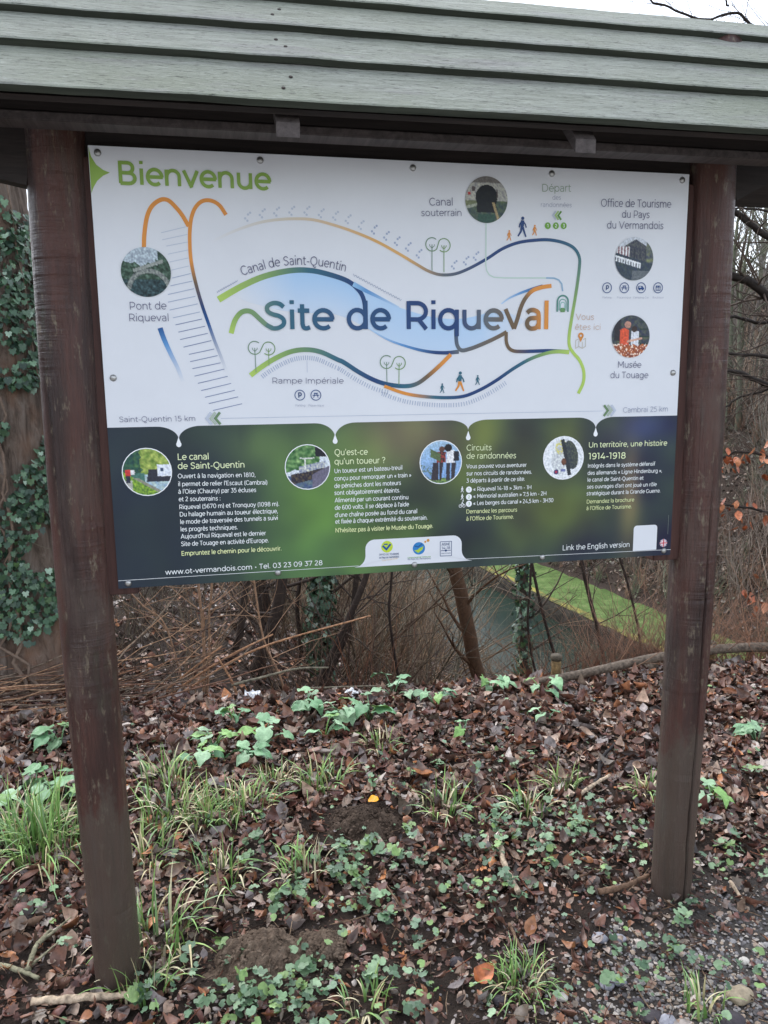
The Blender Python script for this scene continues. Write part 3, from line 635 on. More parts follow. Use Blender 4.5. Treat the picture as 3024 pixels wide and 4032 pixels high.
STEMS = [('ivy', 0.062, [(0.21, 5.0, -1.81), (0.313, 5.0, -1.261), (0.345, 5.0, -0.671), (0.384, 5.0, -0.14), (0.427, 5.0, 0.422)]), ('ivy', 0.068, [(3.018, 6.6, -2.635), (3.02, 6.6, -2.118), (3.017, 6.6, -1.375), (2.991, 6.6, -0.621), (2.964, 6.6, 0.169)]), ('bare', 0.085, [(2.129, 5.4, -2.004), (2.022, 5.4, -1.555), (1.881, 5.4, -0.914), (1.74, 5.4, -0.318), (1.617, 5.4, 0.212)]), ('stem', 0.05, [(-0.344, 4.2, -0.883), (-0.22, 4.2, -0.576), (-0.094, 4.2, -0.193), (-0.023, 4.2, 0.265)]), ('stem', 0.06, [(-0.216, 5.5, -1.214), (-0.132, 5.5, -0.79), (-0.182, 5.5, -0.317), (-0.187, 5.5, 0.144)]), ('stem', 0.03, [(-0.483, 4.0, -0.561), (-0.411, 4.0, -0.377), (-0.356, 4.0, -0.081), (-0.29, 4.0, 0.248)]), ('stem', 0.03, [(0.21, 4.4, -1.057), (0.443, 4.4, -0.575), (0.61, 4.4, -0.216), (0.716, 4.4, 0.103)]), ('stem', 0.025, [(0.341, 4.8, -1.185), (0.589, 4.8, -0.628), (0.661, 4.8, -0.196), (0.752, 4.8, 0.227)]), ('stem', 0.02, [(0.12, 5.2, -1.322), (0.175, 5.2, -0.952), (0.145, 5.2, -0.489), (0.245, 5.2, -0.044)]), ('stem', 0.03, [(3.837, 6.0, -1.874), (3.717, 6.0, -1.354), (3.585, 6.0, -0.9), (3.472, 6.0, -0.458)]), ('stem', 0.02, [(2.848, 5.0, -1.451), (2.712, 5.0, -1.096), (2.604, 5.0, -0.749), (2.497, 5.0, -0.363)]), ('stem', 0.016, [(2.66, 5.2, -1.537), (2.576, 5.2, -1.252), (2.517, 5.2, -0.852), (2.534, 5.2, -0.464)]), ('stem', 0.018, [(3.999, 5.5, -1.59), (3.859, 5.5, -0.992), (3.729, 5.5, -0.566), (3.604, 5.5, -0.201)]), ('stem', 0.014, [(1.016, 4.6, -1.214), (0.955, 4.6, -0.811), (0.916, 4.6, -0.461), (0.94, 4.6, -0.122)]), ('cane', 0.009, [(-0.66, 2.6, -0.339), (-0.646, 2.6, -0.048), (-0.646, 2.6, 0.181), (-0.657, 2.6, 0.379)]), ('cane', 0.007, [(-0.644, 2.6, -0.341), (-0.611, 2.6, 0.006), (-0.6, 2.6, 0.234), (-0.577, 2.6, 0.402)]), ('cane', 0.006, [(-0.769, 2.5, -0.172), (-0.799, 2.5, 0.0), (-0.864, 2.5, 0.228), (-1.03, 2.5, 0.403)]), ('cane', 0.006, [(-0.159, 2.3, -0.334), (-0.217, 2.3, -0.089), (-0.301, 2.3, 0.138), (-0.34, 2.3, 0.463)])]
CANES = [[(-1.062, 2.15, -0.319), (-0.809, 2.15, -0.082), (-0.509, 2.15, 0.1), (-0.256, 2.15, 0.21)], [(-0.991, 2.2, -0.244), (-0.689, 2.2, -0.061), (-0.332, 2.2, 0.12), (0.294, 2.2, 0.259)], [(-1.087, 2.1, -0.254), (-0.827, 2.1, -0.034), (-0.53, 2.1, 0.184)], [(-0.448, 2.0, -0.121), (-0.49, 2.0, 0.025), (-0.555, 2.0, 0.157)], [(-0.34, 2.3, -0.217), (-0.127, 2.3, -0.182), (0.087, 2.3, -0.188), (0.53, 2.3, -0.216)], [(-0.491, 2.0, -0.001), (-0.346, 2.0, 0.024), (-0.149, 2.0, 0.058), (0.024, 2.0, 0.05)]]
FENCE = {'rail': [(0.86, 1.636), (1.256, 1.605), (1.854, 1.665), (2.505, 1.73)], 'posts': [(1.189, 1.583), (2.156, 1.664)]}
BEECH = [(0.035, [(5.427, 4.2, 2.034), (4.694, 4.2, 2.586), (4.209, 4.2, 2.787), (3.93, 4.2, 2.968), (3.662, 4.2, 3.015)]), (0.045, [(5.05, 3.8, 1.926), (4.401, 3.8, 2.037), (3.946, 3.8, 2.175), (3.728, 3.8, 2.282), (3.512, 3.8, 2.358), (3.179, 3.8, 2.389)]), (0.018, [(4.891, 3.6, 1.612), (4.26, 3.6, 1.71), (3.824, 3.6, 1.748), (3.493, 3.6, 1.767), (3.088, 3.6, 1.733)]), (0.024, [(4.721, 3.4, 1.39), (4.11, 3.4, 1.471), (3.687, 3.4, 1.512), (3.36, 3.4, 1.61), (3.041, 3.4, 1.657)]), (0.012, [(4.705, 3.4, 1.537), (4.107, 3.4, 1.507), (3.69, 3.4, 1.476), (3.377, 3.4, 1.374), (3.221, 3.4, 1.306)]), (0.012, [(4.586, 3.2, 0.853), (3.986, 3.2, 0.963), (3.576, 3.2, 0.957), (3.3, 3.2, 0.983), (3.108, 3.2, 0.937)]), (0.012, [(4.649, 3.2, 0.291), (4.031, 3.2, 0.471), (3.612, 3.2, 0.509), (3.329, 3.2, 0.576), (3.133, 3.2, 0.549)]), (0.01, [(4.482, 3.0, 0.045), (3.896, 3.0, 0.082), (3.493, 3.0, 0.035), (3.229, 3.0, -0.055)]), (0.02, [(5.582, 4.4, 2.386), (4.901, 4.4, 2.212), (4.422, 4.4, 2.085), (4.045, 4.4, 2.124), (3.677, 4.4, 2.081)]), (0.03, [(5.417, 4.4, 3.868), (4.708, 4.4, 4.28), (4.232, 4.4, 4.448), (3.985, 4.4, 4.527), (3.845, 4.4, 4.644), (3.524, 4.4, 4.584), (3.18, 4.4, 4.661), (2.887, 4.4, 4.712)]), (0.014, [(3.981, 4.6, 4.742), (3.906, 4.6, 4.853), (3.808, 4.6, 4.989)]), (0.012, [(5.491, 4.4, 3.201), (4.818, 4.4, 3.098), (4.345, 4.4, 3.043), (4.002, 4.4, 3.051), (3.714, 4.4, 2.945)])]

# ---------------------------------------------------------------- lettering: a monoline alphabet (cap height = 1)
XH = 0.74


def el(cx, cy, rx, ry, a0, a1, n=14):
    return [(cx + rx * math.cos(R(a0 + (a1 - a0) * i / n)), cy + ry * math.sin(R(a0 + (a1 - a0) * i / n))) for i in range(n + 1)]


def cr(*p):
    return [tuple(q) for q in spline(p, 5)]


O_ = lambda cx: el(cx, 0.37, 0.31, 0.34, 0, 360, 22)
G = {
    ' ': (0.34, []),
    'a': (0.70, [cr((.09, .60), (.20, .69), (.36, .705), (.53, .62), (.565, .44)) + [(.565, 0)], [(.565, .42), (.30, .41)] + el(.29, .215, .20, .195, 90, 270, 12)[1:] + cr((.30, .02), (.45, .05), (.565, .19))[1:]]),
    'b': (0.82, [[(.12, 0), (.12, 1.06)], O_(.43)]),
    'c': (0.68, [el(.40, .37, .31, .34, 42, 318, 18)]),
    'd': (0.82, [[(.70, 0), (.70, 1.06)], O_(.39)]),
    'e': (0.76, [[(.10, .37), (.70, .37)] + el(.40, .37, .31, .34, 8, 312, 20)]),
    'f': (0.42, [[(.18, 0), (.18, .80)] + cr((.18, .80), (.21, .95), (.32, 1.02), (.43, .99))[1:], [(.03, .68), (.40, .68)]]),
    'g': (0.82, [O_(.39), [(.70, .72), (.70, .02)] + cr((.70, .02), (.63, -.17), (.42, -.24), (.14, -.15))[1:]]),
    'h': (0.80, [[(.12, 0), (.12, 1.06)], [(.12, .38)] + el(.40, .42, .27, .28, 170, 0, 12) + [(.67, 0)]]),
    'i': (0.26, [[(.13, 0), (.13, .73)], [(.13, .93), (.13, 1.07)]]),
    'j': (0.26, [[(.13, .73), (.13, -.06), (.06, -.20), (-.08, -.22)], [(.13, .93), (.13, 1.07)]]),
    'k': (0.68, [[(.12, 0), (.12, 1.06)], [(.58, .73), (.13, .26)], [(.28, .42), (.62, 0)]]),
    'l': (0.26, [[(.13, 0), (.13, 1.06)]]),
    'm': (1.22, [[(.12, 0), (.12, .73)], [(.12, .38)] + el(.37, .43, .24, .275, 170, 0, 12) + [(.61, 0)], [(.61, .38)] + el(.86, .43, .24, .275, 170, 0, 12) + [(1.10, 0)]]),
    'n': (0.80, [[(.12, 0), (.12, .73)], [(.12, .38)] + el(.40, .42, .27, .28, 170, 0, 12) + [(.67, 0)]]),
    'o': (0.80, [O_(.40)]),
    'p': (0.82, [[(.12, -.27), (.12, .73)], O_(.43)]),
    'q': (0.82, [[(.70, -.27), (.70, .73)], O_(.39)]),
    'r': (0.46, [[(.12, 0), (.12, .73)], [(.12, .40)] + cr((.13, .48), (.20, .64), (.32, .70), (.43, .70))]),
    's': (0.62, [cr((.53, .61), (.40, .69), (.24, .69), (.12, .56), (.20, .42), (.42, .33), (.51, .20), (.40, .05), (.22, .03), (.07, .12))]),
    't': (0.46, [[(.18, .93), (.18, .20)] + cr((.18, .20), (.22, .06), (.32, .03), (.43, .07))[1:], [(.03, .69), (.42, .69)]]),
    'u': (0.80, [[(.13, .73), (.13, .32)] + el(.40, .31, .27, .28, 180, 350, 12) + [(.67, .35)], [(.67, 0), (.67, .73)]]),
    'v': (0.68, [[(.04, .73), (.34, .02), (.64, .73)]]),
    'w': (1.06, [[(.04, .73), (.29, .02), (.53, .72), (.77, .02), (1.02, .73)]]),
    'x': (0.64, [[(.05, .73), (.59, 0)], [(.05, 0), (.59, .73)]]),
    'y': (0.68, [[(.04, .73), (.35, .03)], [(.64, .73), (.28, -.15), (.16, -.23), (.03, -.20)]]),
    'z': (0.62, [[(.06, .69), (.54, .69), (.06, .04), (.56, .04)]]),
    'A': (0.94, [[(.05, 0), (.47, .98), (.89, 0)], [(.20, .30), (.74, .30)]]),
    'B': (0.88, [[(.14, .04), (.14, .96), (.46, .96)] + el(.46, .735, .22, .225, 90, -90, 10)[1:] + [(.14, .51)], [(.14, .51), (.50, .51)] + el(.50, .275, .25, .235, 90, -90, 10)[1:] + [(.12, .04)]]),
    'C': (0.92, [el(.53, .5, .44, .47, 45, 315, 20)]),
    'D': (1.0, [[(.14, .04), (.14, .96), (.46, .96)] + el(.46, .5, .44, .46, 90, -90, 16)[1:] + [(.12, .04)]]),
    'E': (0.80, [[(.70, .96), (.14, .96), (.14, .04), (.72, .04)], [(.14, .51), (.62, .51)]]),
    'F': (0.76, [[(.70, .96), (.14, .96), (.14, 0)], [(.14, .47), (.62, .47)]]),
    'G': (1.0, [el(.53, .5, .44, .47, 45, 325, 20) + [(.89, .24), (.89, .5)]]),
    'H': (1.0, [[(.14, 0), (.14, 1)], [(.86, 0), (.86, 1)], [(.14, .51), (.86, .51)]]),
    'I': (0.28, [[(.14, 0), (.14, 1)]]),
    'K': (0.86, [[(.14, 0), (.14, 1)], [(.78, 1), (.16, .36)], [(.38, .56), (.82, 0)]]),
    'L': (0.72, [[(.14, 1), (.14, .04), (.68, .04)]]),
    'M': (1.14, [[(.14, 0), (.14, .97), (.57, .30), (1.0, .97), (1.0, 0)]]),
    'N': (1.0, [[(.14, 0), (.14, .96), (.86, .04), (.86, 1)]]),
    'O': (1.06, [el(.53, .5, .44, .47, 0, 360, 26)]),
    'P': (0.86, [[(.14, 0), (.14, .96), (.46, .96)] + el(.46, .66, .31, .30, 90, -90, 12)[1:] + [(.14, .36)]]),
    'Q': (1.06, [el(.53, .5, .44, .47, 0, 360, 26), cr((.46, .02), (.56, -.14), (.72, -.20), (.90, -.10))]),
    'R': (0.88, [[(.14, 0), (.14, .96), (.46, .96)] + el(.46, .66, .31, .30, 90, -90, 12)[1:] + [(.14, .36)], [(.50, .36), (.78, 0)]]),
    'S': (0.80, [cr((.69, .82), (.55, .94), (.34, .96), (.15, .84), (.16, .66), (.32, .55), (.52, .49), (.67, .36), (.67, .18), (.50, .05), (.28, .04), (.09, .17))]),
    'T': (0.76, [[(.03, .96), (.73, .96)], [(.38, .96), (.38, 0)]]),
    'U': (0.98, [[(.13, 1), (.13, .40)] + el(.49, .40, .36, .37, 180, 360, 14) + [(.85, 1)]]),
    'V': (0.92, [[(.04, 1), (.46, .02), (.88, 1)]]),
    '0': (0.86, [el(.43, .5, .32, .47, 0, 360, 24)]),
    '1': (0.48, [[(.04, .95), (.28, .95), (.28, 0)]]),
    '2': (0.74, [cr((.08, .80), (.20, .94), (.40, .96), (.58, .83), (.57, .65), (.42, .45), (.10, .05)) + [(.66, .04)]]),
    '3': (0.74, [[(.10, .95), (.60, .95), (.33, .57)] + cr((.33, .57), (.55, .54), (.64, .32), (.52, .10), (.30, .03), (.06, .13))[1:]]),
    '4': (0.84, [[(.50, 1), (.08, .26), (.78, .26)], [(.58, .52), (.58, 0)]]),
    '5': (0.74, [[(.60, .95), (.18, .95), (.14, .56)] + cr((.14, .56), (.36, .60), (.60, .50), (.63, .26), (.48, .07), (.26, .03), (.06, .13))[1:]]),
    '6': (0.80, [cr((.65, .90), (.45, .96), (.22, .84), (.11, .55), (.13, .28)), el(.41, .30, .28, .27, 0, 360, 20)]),
    '7': (0.76, [[(.06, .80), (.06, .95), (.68, .95), (.26, 0)]]),
    '8': (0.80, [el(.40, .73, .25, .225, 0, 360, 18), el(.40, .27, .30, .25, 0, 360, 18)]),
    '9': (0.80, [el(.39, .69, .28, .27, 0, 360, 20), cr((.67, .70), (.68, .42), (.56, .14), (.34, .03), (.14, .08))]),
    '.': (0.26, [[(.13, 0), (.13, .14)]]), ',': (0.26, [[(.15, .13), (.09, -.14)]]),
    ':': (0.26, [[(.13, 0), (.13, .14)], [(.13, .52), (.13, .66)]]),
    "'": (0.22, [[(.13, 1.04), (.09, .74)]]), '-': (0.46, [[(.06, .36), (.40, .36)]]),
    '(': (0.36, [el(.50, .42, .36, .70, 125, 235, 8)]), ')': (0.36, [el(-.14, .42, .36, .70, 55, -55, 8)]),
    '?': (0.68, [cr((.06, .82), (.18, .95), (.38, .96), (.55, .82), (.50, .62), (.34, .48), (.31, .28)), [(.31, 0), (.31, .14)]]),
    '«': (0.66, [[(.30, .62), (.08, .36), (.30, .10)], [(.56, .62), (.34, .36), (.56, .10)]]),
    '»': (0.66, [[(.10, .62), (.32, .36), (.10, .10)], [(.36, .62), (.58, .36), (.36, .10)]]),
    '•': (0.46, [el(.23, .38, .06, .06, 0, 360, 10)]),
}
ACC = {'é': ('e', [[(.36, .86), (.50, 1.04)]]), 'è': ('e', [[(.44, .86), (.30, 1.04)]]), 'ê': ('e', [[(.24, .86), (.40, 1.02), (.56, .86)]]),
       'ô': ('o', [[(.24, .86), (.40, 1.02), (.56, .86)]]), 'â': ('a', [[(.18, .86), (.34, 1.02), (.50, .86)]]), 'à': ('a', [[(.40, .86), (.26, 1.04)]]),
       'ç': ('c', [[(.40, .02), (.46, -.10), (.38, -.20), (.28, -.19)]])}
for k_, (b_, s_) in ACC.items():
    G[k_] = (G[b_][0], G[b_][1] + s_)
G['î'] = (0.26, [[(.13, 0), (.13, .73)], [(-.03, .86), (.13, 1.02), (.29, .86)]])
TRACK = 0.035


def ribbon(mb, pts, w, y, col, close=False):
    """flat printed line in the panel plane: pts (n,2) in metres, w width or per-point widths, col one colour or per-point"""
    p = np.asarray(pts, float)
    if np.isscalar(w) and len(p) > 2 and not close:              # sharp corners: two pieces, the second a hair prouder
        for i in range(1, len(p) - 1):
            a, b = p[i] - p[i - 1], p[i + 1] - p[i]
            la, lb = np.hypot(*a), np.hypot(*b)
            if la > 1e-6 and lb > 1e-6 and (a @ b) / la / lb < 0.62:
                c = np.asarray(col, float)
                c1, c2 = (c[:i + 1], c[i:]) if c.ndim == 2 else (c, c)
                e = min(w * 0.45, la, lb)
                ribbon(mb, np.vstack([p[:i], p[i] + a / la * e]), w, y, c1)
                ribbon(mb, np.vstack([p[i], p[i + 1:]]), w, y - 0.00005, c2)
                return
    keep = [0] + [i for i in range(1, len(p)) if np.hypot(*(p[i] - p[i - 1])) > 1e-6]
    p = p[keep]
    n = len(p)
    if n < 2:
        return
    w = np.full(n, w) if np.isscalar(w) else np.asarray(w)[keep]
    d = np.diff(p, axis=0)
    d /= np.linalg.norm(d, axis=1)[:, None]
    nn = np.stack([-d[:, 1], d[:, 0]], 1)
    if close or np.hypot(*(p[0] - p[-1])) < 1e-5:
        first = last = nn[0] + nn[-1]
    else:
        first, last = nn[0], nn[-1]
    m = np.vstack([first, nn[:-1] + nn[1:], last])
    m /= np.linalg.norm(m, axis=1)[:, None] + 1e-9
    ref = np.vstack([nn, nn[-1:]])
    m = m / np.clip((m * ref).sum(1), 0.45, 1)[:, None]
    a, b = p + m * w[:, None] / 2, p - m * w[:, None] / 2
    v = np.zeros((2 * n, 3))
    v[:n, 0], v[:n, 2], v[n:, 0], v[n:, 2] = a[:, 0], a[:, 1], b[:, 0], b[:, 1]
    v[:, 1] = y
    col = np.asarray(col, float)
    if col.ndim == 2:
        col = np.vstack([col[keep], col[keep]])
    mb.add(v, [(i, n + i, n + i + 1, i + 1) for i in range(n - 1)], col)


def text_width(s, w):
    return sum(G[c][0] + TRACK for c in s) - TRACK


def write(mb, s, x0, z0, x1, z1, cap, col, w, y):
    """one line of lettering between two baseline points (mm on the panel); col: a colour or f(x_mm)"""
    a, b = np.array((x0, z0)) / 1000, np.array((x1, z1)) / 1000
    L = np.hypot(*(b - a))
    d = (b - a) / L
    up = np.array((-d[1], d[0]))
    cap = cap / 1000
    sx = L / text_width(s, w)
    t = 0.0
    k = 0
    for ch in s:
        adv, strokes = G[ch]
        for st in strokes:
            p = np.array([a + d * ((t + q[0]) * sx) + up * (q[1] * cap) for q in st])
            cc = np.array([col(q[0] * 1000) for q in p]) if callable(col) else col
            ribbon(mb, p, w * cap, y - 0.00016 * (k % 3), cc)
            k += 1
        t += adv + TRACK

# ---------------------------------------------------------------- the shelter and its printed panel
PAPER = np.array((0.76, 0.78, 0.82))
INK = {k: np.array(lin(v)) for k, v in dict(
    green=(138, 172, 78), ink=(96, 98, 128), paleink=(150, 156, 178), palegreen=(150, 172, 150), sand=(200, 164, 140),
    head=(232, 242, 196), body=(242, 246, 246), call=(228, 236, 176), navy=(24, 62, 116), navy2=(30, 74, 120), leafgreen=(106, 166, 70),
    ochre=(226, 186, 120), white=(246, 248, 250), orange=(224, 146, 62), orange2=(220, 172, 104), beige=(214, 206, 190), brown=(112, 92, 70),
    grey=(96, 104, 112), teal=(48, 104, 124), tsite=(112, 142, 120), green2=(122, 158, 96), lime=(178, 208, 100), blue=(28, 84, 146), mid=(92, 150, 206),
    sky2=(150, 196, 232), rung2=(126, 140, 174), rung1=(166, 178, 202), rung0=(194, 202, 216), palegreen2=(196, 218, 206), mid2=(146, 180, 206),
    faint=(150, 160, 150), tealorange=(48, 104, 124), lime2=(196, 216, 60)).items()}
INK['fade'] = PAPER
INK['wave'] = np.array(lin((186, 214, 242)))


def grad(stops, t):
    p = [s[0] for s in stops]
    c = np.array([INK[s[1]] for s in stops])
    return np.stack([np.interp(t, p, c[:, i]) for i in range(3)], -1)


TITLE = [(-470, 'tsite'), (-400, 'tsite'), (-330, 'teal'), (-180, 'navy2'), (-60, 'navy2'), (0, 'navy'), (110, 'navy'), (190, 'grey'), (262, 'brown'), (310, 'brown'), (345, 'orange'), (400, 'orange')]


def vnoise(x, y, s=1.0, o=0.0):
    return noise.noise(Vector((x * s + o, y * s - o, o)))


def disc_pixels(kind, u, v):
    """colour of the small round photographs on the panel, u right and v up in [-1, 1]"""
    n1, n2 = vnoise(u, v, 6, 3.1), vnoise(u, v, 14, 7.7)
    if kind == 'bridge':
        c = (52, 78, 62) if v > -0.3 else (40, 66, 70)
        c = tuple(q + 46 * n1 + 34 * n2 for q in c)
        if v > 0.28 + 0.25 * abs(u + .1) + .25 * n1 and u < 0.5:
            c = (176 + 30 * n2, 190 + 30 * n2, 200 + 20 * n2)
        r = math.hypot(u - 0.1, (v + 0.8) * 0.98)
        if 0.74 < r < 0.92 and v > -0.7:
            c = (128 + 40 * n2, 134 + 40 * n2, 130 + 30 * n2)
        if abs(v - (0.22 + 0.33 * u)) < 0.07 and -0.5 < u < 0.7:
            c = (150, 156, 150)
    elif kind == 'tunnel':
        c = (172 + 16 * n2, 172 + 16 * n2, 166)
        if v > 0.72:
            c = (120, 116, 112)
        if v < -0.05:
            c = (76 + 30 * n1, 92 + 30 * n1, 82)
        if v < -0.05 and u < -0.3 + 0.2 * n1 and v > -0.3:
            c = (116, 124, 92)
        if abs(v + .18 - 0.25 * (u + .3)) < .06 and u < 0:
            c = (170, 176, 160)
        if (u / .52) ** 2 + ((v - .12) / .52) ** 2 < 1 and v > -.1 or (abs(u) < .46 and -.55 < v <= -.05):
            c = (22 + 8 * n1, 28 + 8 * n1, 34)
        if abs(u + .62) < .08 and abs(v - .45) < .1 or abs(u - .5) < .03 and abs(v - .25) < .2:
            c = (90, 80, 80)
        if abs(u + .82) < .06 and abs(v - .25) < .06:
            c = (190, 60, 60)
        if abs(u - .35 - .35 * (-.2 - v)) < .06 and -.9 < v < -.1:
            c = (170, 150, 110)
        if v < -.62 and abs(u) < .4:
            c = (50, 84, 72)
    elif kind == 'office':
        c = (206, 212, 220)
        if v < 0.9 - abs(u - .05) * .55 and -.1 < u + .4:
            c = (74 + 26 * n2, 78 + 26 * n2, 86)
        if u < -.25 and v < .55 and v > -.1:
            c = (228, 228, 230) if math.sin(u * 40) > -.2 else (120, 70, 80)
        if u > .62 and v > -.2:
            c = (96 + 60 * n1, 104 + 60 * n1, 100)
        if abs(math.sin(u * 11)) < .35 and .0 < v < .45 and u > -.2 and u < .6:
            c = (52, 58, 70)
        if v < 0.02 - .25 * u:
            c = (58 + 20 * n1, 72 + 20 * n1, 84)
        if -.36 - .25 * u < v < -.10 - .25 * u and u < .35:
            c = (232, 236, 240) if math.sin(u * 46) > -.5 or v > -.18 - .25 * u else (70, 80, 92)
        if v < -.55 and u > -.1:
            c = (104, 112, 118)
    elif kind == 'museum':
        c = (66 + 40 * n1, 74 + 40 * n1, 80)
        if abs(u + .72) < .16 and v > -.2:
            c = (46, 44, 50)
        if u > .45 and abs(math.sin(v * 9)) < .3:
            c = (40, 60, 58)
        if -.58 < u < -.12 and -.42 < v < .42 - .5 * abs(u + .35):
            c = (226, 92, 60)
        if math.hypot(u + .18, v - .55) < .17:
            c = (196, 146, 126)
        if .02 < u < .42 and -.5 < v < .25:
            c = (226, 230, 238)
        if math.hypot(u - .18, v - .35) < .15:
            c = (60, 44, 40)
        if v < -.38 + .12 * n1:
            c = (172 + 60 * n1, 92 + 40 * n1, 58)
        if v < -.35 and n2 > .25:
            c = (238, 214, 196)
        if abs(v + .2 - .2 * u) < .05 and -.2 < u < .6:
            c = (214, 168, 146)
    elif kind == 'canal':
        c = (150 + 90 * n1, 172 + 70 * n1, 84 + 50 * n1)
        if u < -.25 + .15 * n1 and v > -.15:
            c = (52 + 40 * n1, 92 + 40 * n1, 74)
        if v < -.1:
            c = (176 + 40 * n1, 200 + 30 * n1, 206)
        if v < -.05 and u < -.1 and v > -.5:
            c = (76, 122, 110)
        if u > .0 + .2 * (v + .2) and -.42 < v < .12:
            c = (52, 54, 66) if u < .45 or v < -.2 else (236, 240, 250)
        if u > .42 and -.18 < v < .3:
            c = (232, 238, 250) if not (.55 < u < .66 and 0 < v < .15) else (60, 80, 110)
        if v < -.32 - .62 * u - .25:
            c = (122 + 50 * n2, 160 + 40 * n2, 62)
        if abs(v + .55 + .62 * u) < .07 and v < -.25:
            c = (150, 150, 132)
        if u < -.62 and v < -.35:
            c = (186, 186, 178)
        if abs(u + .78) < .1 and -.15 < v < .12:
            c = (206, 60, 60)
        if abs(u + .78) < .09 and -.45 < v <= -.15:
            c = (46, 50, 66)
        if abs(u + .58) < .08 and -.1 < v < .1:
            c = (232, 232, 232)
    elif kind == 'barge':
        c = (222, 230, 238)
        if v > .02 + .25 * u + .1 * n1 and u < .55:
            c = (96 + 90 * n1, 138 + 80 * n1, 84 + 60 * n1)
        if u > .35 and v > .45:
            c = (28, 30, 40)
        if v < -.38:
            c = (92 + 40 * n1, 112 + 40 * n1, 132)
        if -.62 < v + .22 * (-u) < -.16 and -.75 < u < .75:
            c = (62 + 50 * n2, 56 + 40 * n2, 60)
        if -.4 < u < .8 and -.2 < v - .2 * u < .1:
            c = (170 + 60 * n2, 176 + 50 * n2, 186)
        if abs(u + .1) < .035 and -.1 < v < .42 or abs(v - .40) < .03 and -.35 < u < .3:
            c = (226, 228, 220)
        if u > .2 and v < -.35 + .5 * (u - .2):
            c = (112, 108, 128)
    elif kind == 'hikers':
        c = (150 + 20 * v, 186 + 16 * v, 226)
        if u < -.45 and v < -.1 and n2 > .12:
            c = (96, 120, 110)
        if v < -.76 + .08 * n1:
            c = (110 + 50 * n2, 140 + 40 * n2, 84)
        if -.38 < u - .12 * v < .12 and -.85 < v < .0 and not (abs(u + .09) < .025):
            c = (58, 52, 60)
        if -.2 < u < .24 and .0 <= v < .48:
            c = (150, 62, 56) if n2 > -.1 else (64, 50, 56)
        if math.hypot(u - .05, v - .6) < .14:
            c = (96, 64, 54)
        if -.5 < u < -.02 and .1 < v + .5 * (u + .2) < .48:
            c = (92, 112, 74)
        if .28 < u < .66 and -.05 < v < .55:
            c = (236, 236, 238)
        if .28 < u - .04 * v < .7 and -.86 < v <= -.05 and not abs(u - .47) < .03:
            c = (60, 58, 66)
        if .62 < u < .88 and .05 < v < .5:
            c = (38, 40, 52)
        if math.hypot(u - .36, v - .66) < .18:
            c = (30, 26, 30)
        if abs(u - .72 - .1 * v) < .02 and -.8 < v < .1:
            c = (60, 54, 50)
    else:
        c = (236, 240, 244)
        f = ((u + .15) / .45) ** 2 + ((v + .1) / .65) ** 2
        if f < 1:
            c = (216 + 10 * n2, 220 + 10 * n2, 222)
        if math.hypot((u + .12) / .3, (v - .5) / .34) < 1 and n2 > -.15:
            c = (212, 206, 128)
        hx, hy = u * .97 + v * .23, -u * .23 + v * .97
        if ((hx - .38) / .36) ** 2 + ((hy - .05) / .68) ** 2 < 1 and hx > .16:
            c = (58 + 24 * n2 + 26 * hx, 66 + 24 * n2 + 26 * hx, 76)
        if abs(hx - .13) < .09 and abs(hy + .0) < .86:
            c = (48, 54, 62)
        if math.hypot((u - .02) / .12, (v + .18) / .17) < 1:
            c = (110, 72, 56)
        if math.hypot(u + .35, v + .65) < .12:
            c = (70, 50, 110) if math.hypot(u + .35, v + .65) > .05 else (196, 60, 70)
        if abs(u + .02) < .12 and abs(v + .58) < .05:
            c = (120, 130, 180)
    k = 1 + .20 * n2 + .07 * vnoise(u, v, 27, 1.9)
    return tuple(q * k for q in c)


def disc(mb, cx, cz, r, y, col, n=28):
    v = [(cx, y, cz)] + [(cx + r * math.cos(2 * math.pi * i / n), y, cz + r * math.sin(2 * math.pi * i / n)) for i in range(n)]
    mb.add(v, [(0, 1 + i, 1 + (i + 1) % n)[::-1] for i in range(n)], col)


def ring(mb, cx, cz, r, w, y, col, a0=0, a1=360, n=28):
    ribbon(mb, [(cx + r * math.cos(R(a0 + (a1 - a0) * i / n)), cz + r * math.sin(R(a0 + (a1 - a0) * i / n))) for i in range(n + 1)], w, y, col)


def poly(mb, pts, y, col):
    mb.add([(p[0], y, p[1]) for p in pts], [tuple(range(len(pts)))], col)


def walker(mb, x, z, h, y, col, legs=None):
    """walking figure pictogram, feet at (x, z), height h"""
    legs = col if legs is None else legs
    q = lambda *p: [(x + a * h, z + b * h) for a, b in p]
    disc(mb, x + .02 * h, z + .92 * h, .085 * h, y, col, 14)
    ribbon(mb, q((.02, .82), (.0, .64), (-.01, .46)), [.17 * h, .20 * h, .16 * h], y, col)
    ribbon(mb, q((.04, .78), (.17, .62), (.22, .46)), .065 * h, y - .00004, col)
    ribbon(mb, q((-.03, .78), (-.14, .62), (-.17, .46)), .065 * h, y - .00008, col)
    ribbon(mb, q((.02, .50), (.10, .28), (.21, .0)), [.12 * h, .10 * h, .075 * h], y - .0001, legs)
    ribbon(mb, q((-.03, .50), (-.07, .26), (-.23, .02)), [.12 * h, .10 * h, .075 * h], y - .00012, legs)


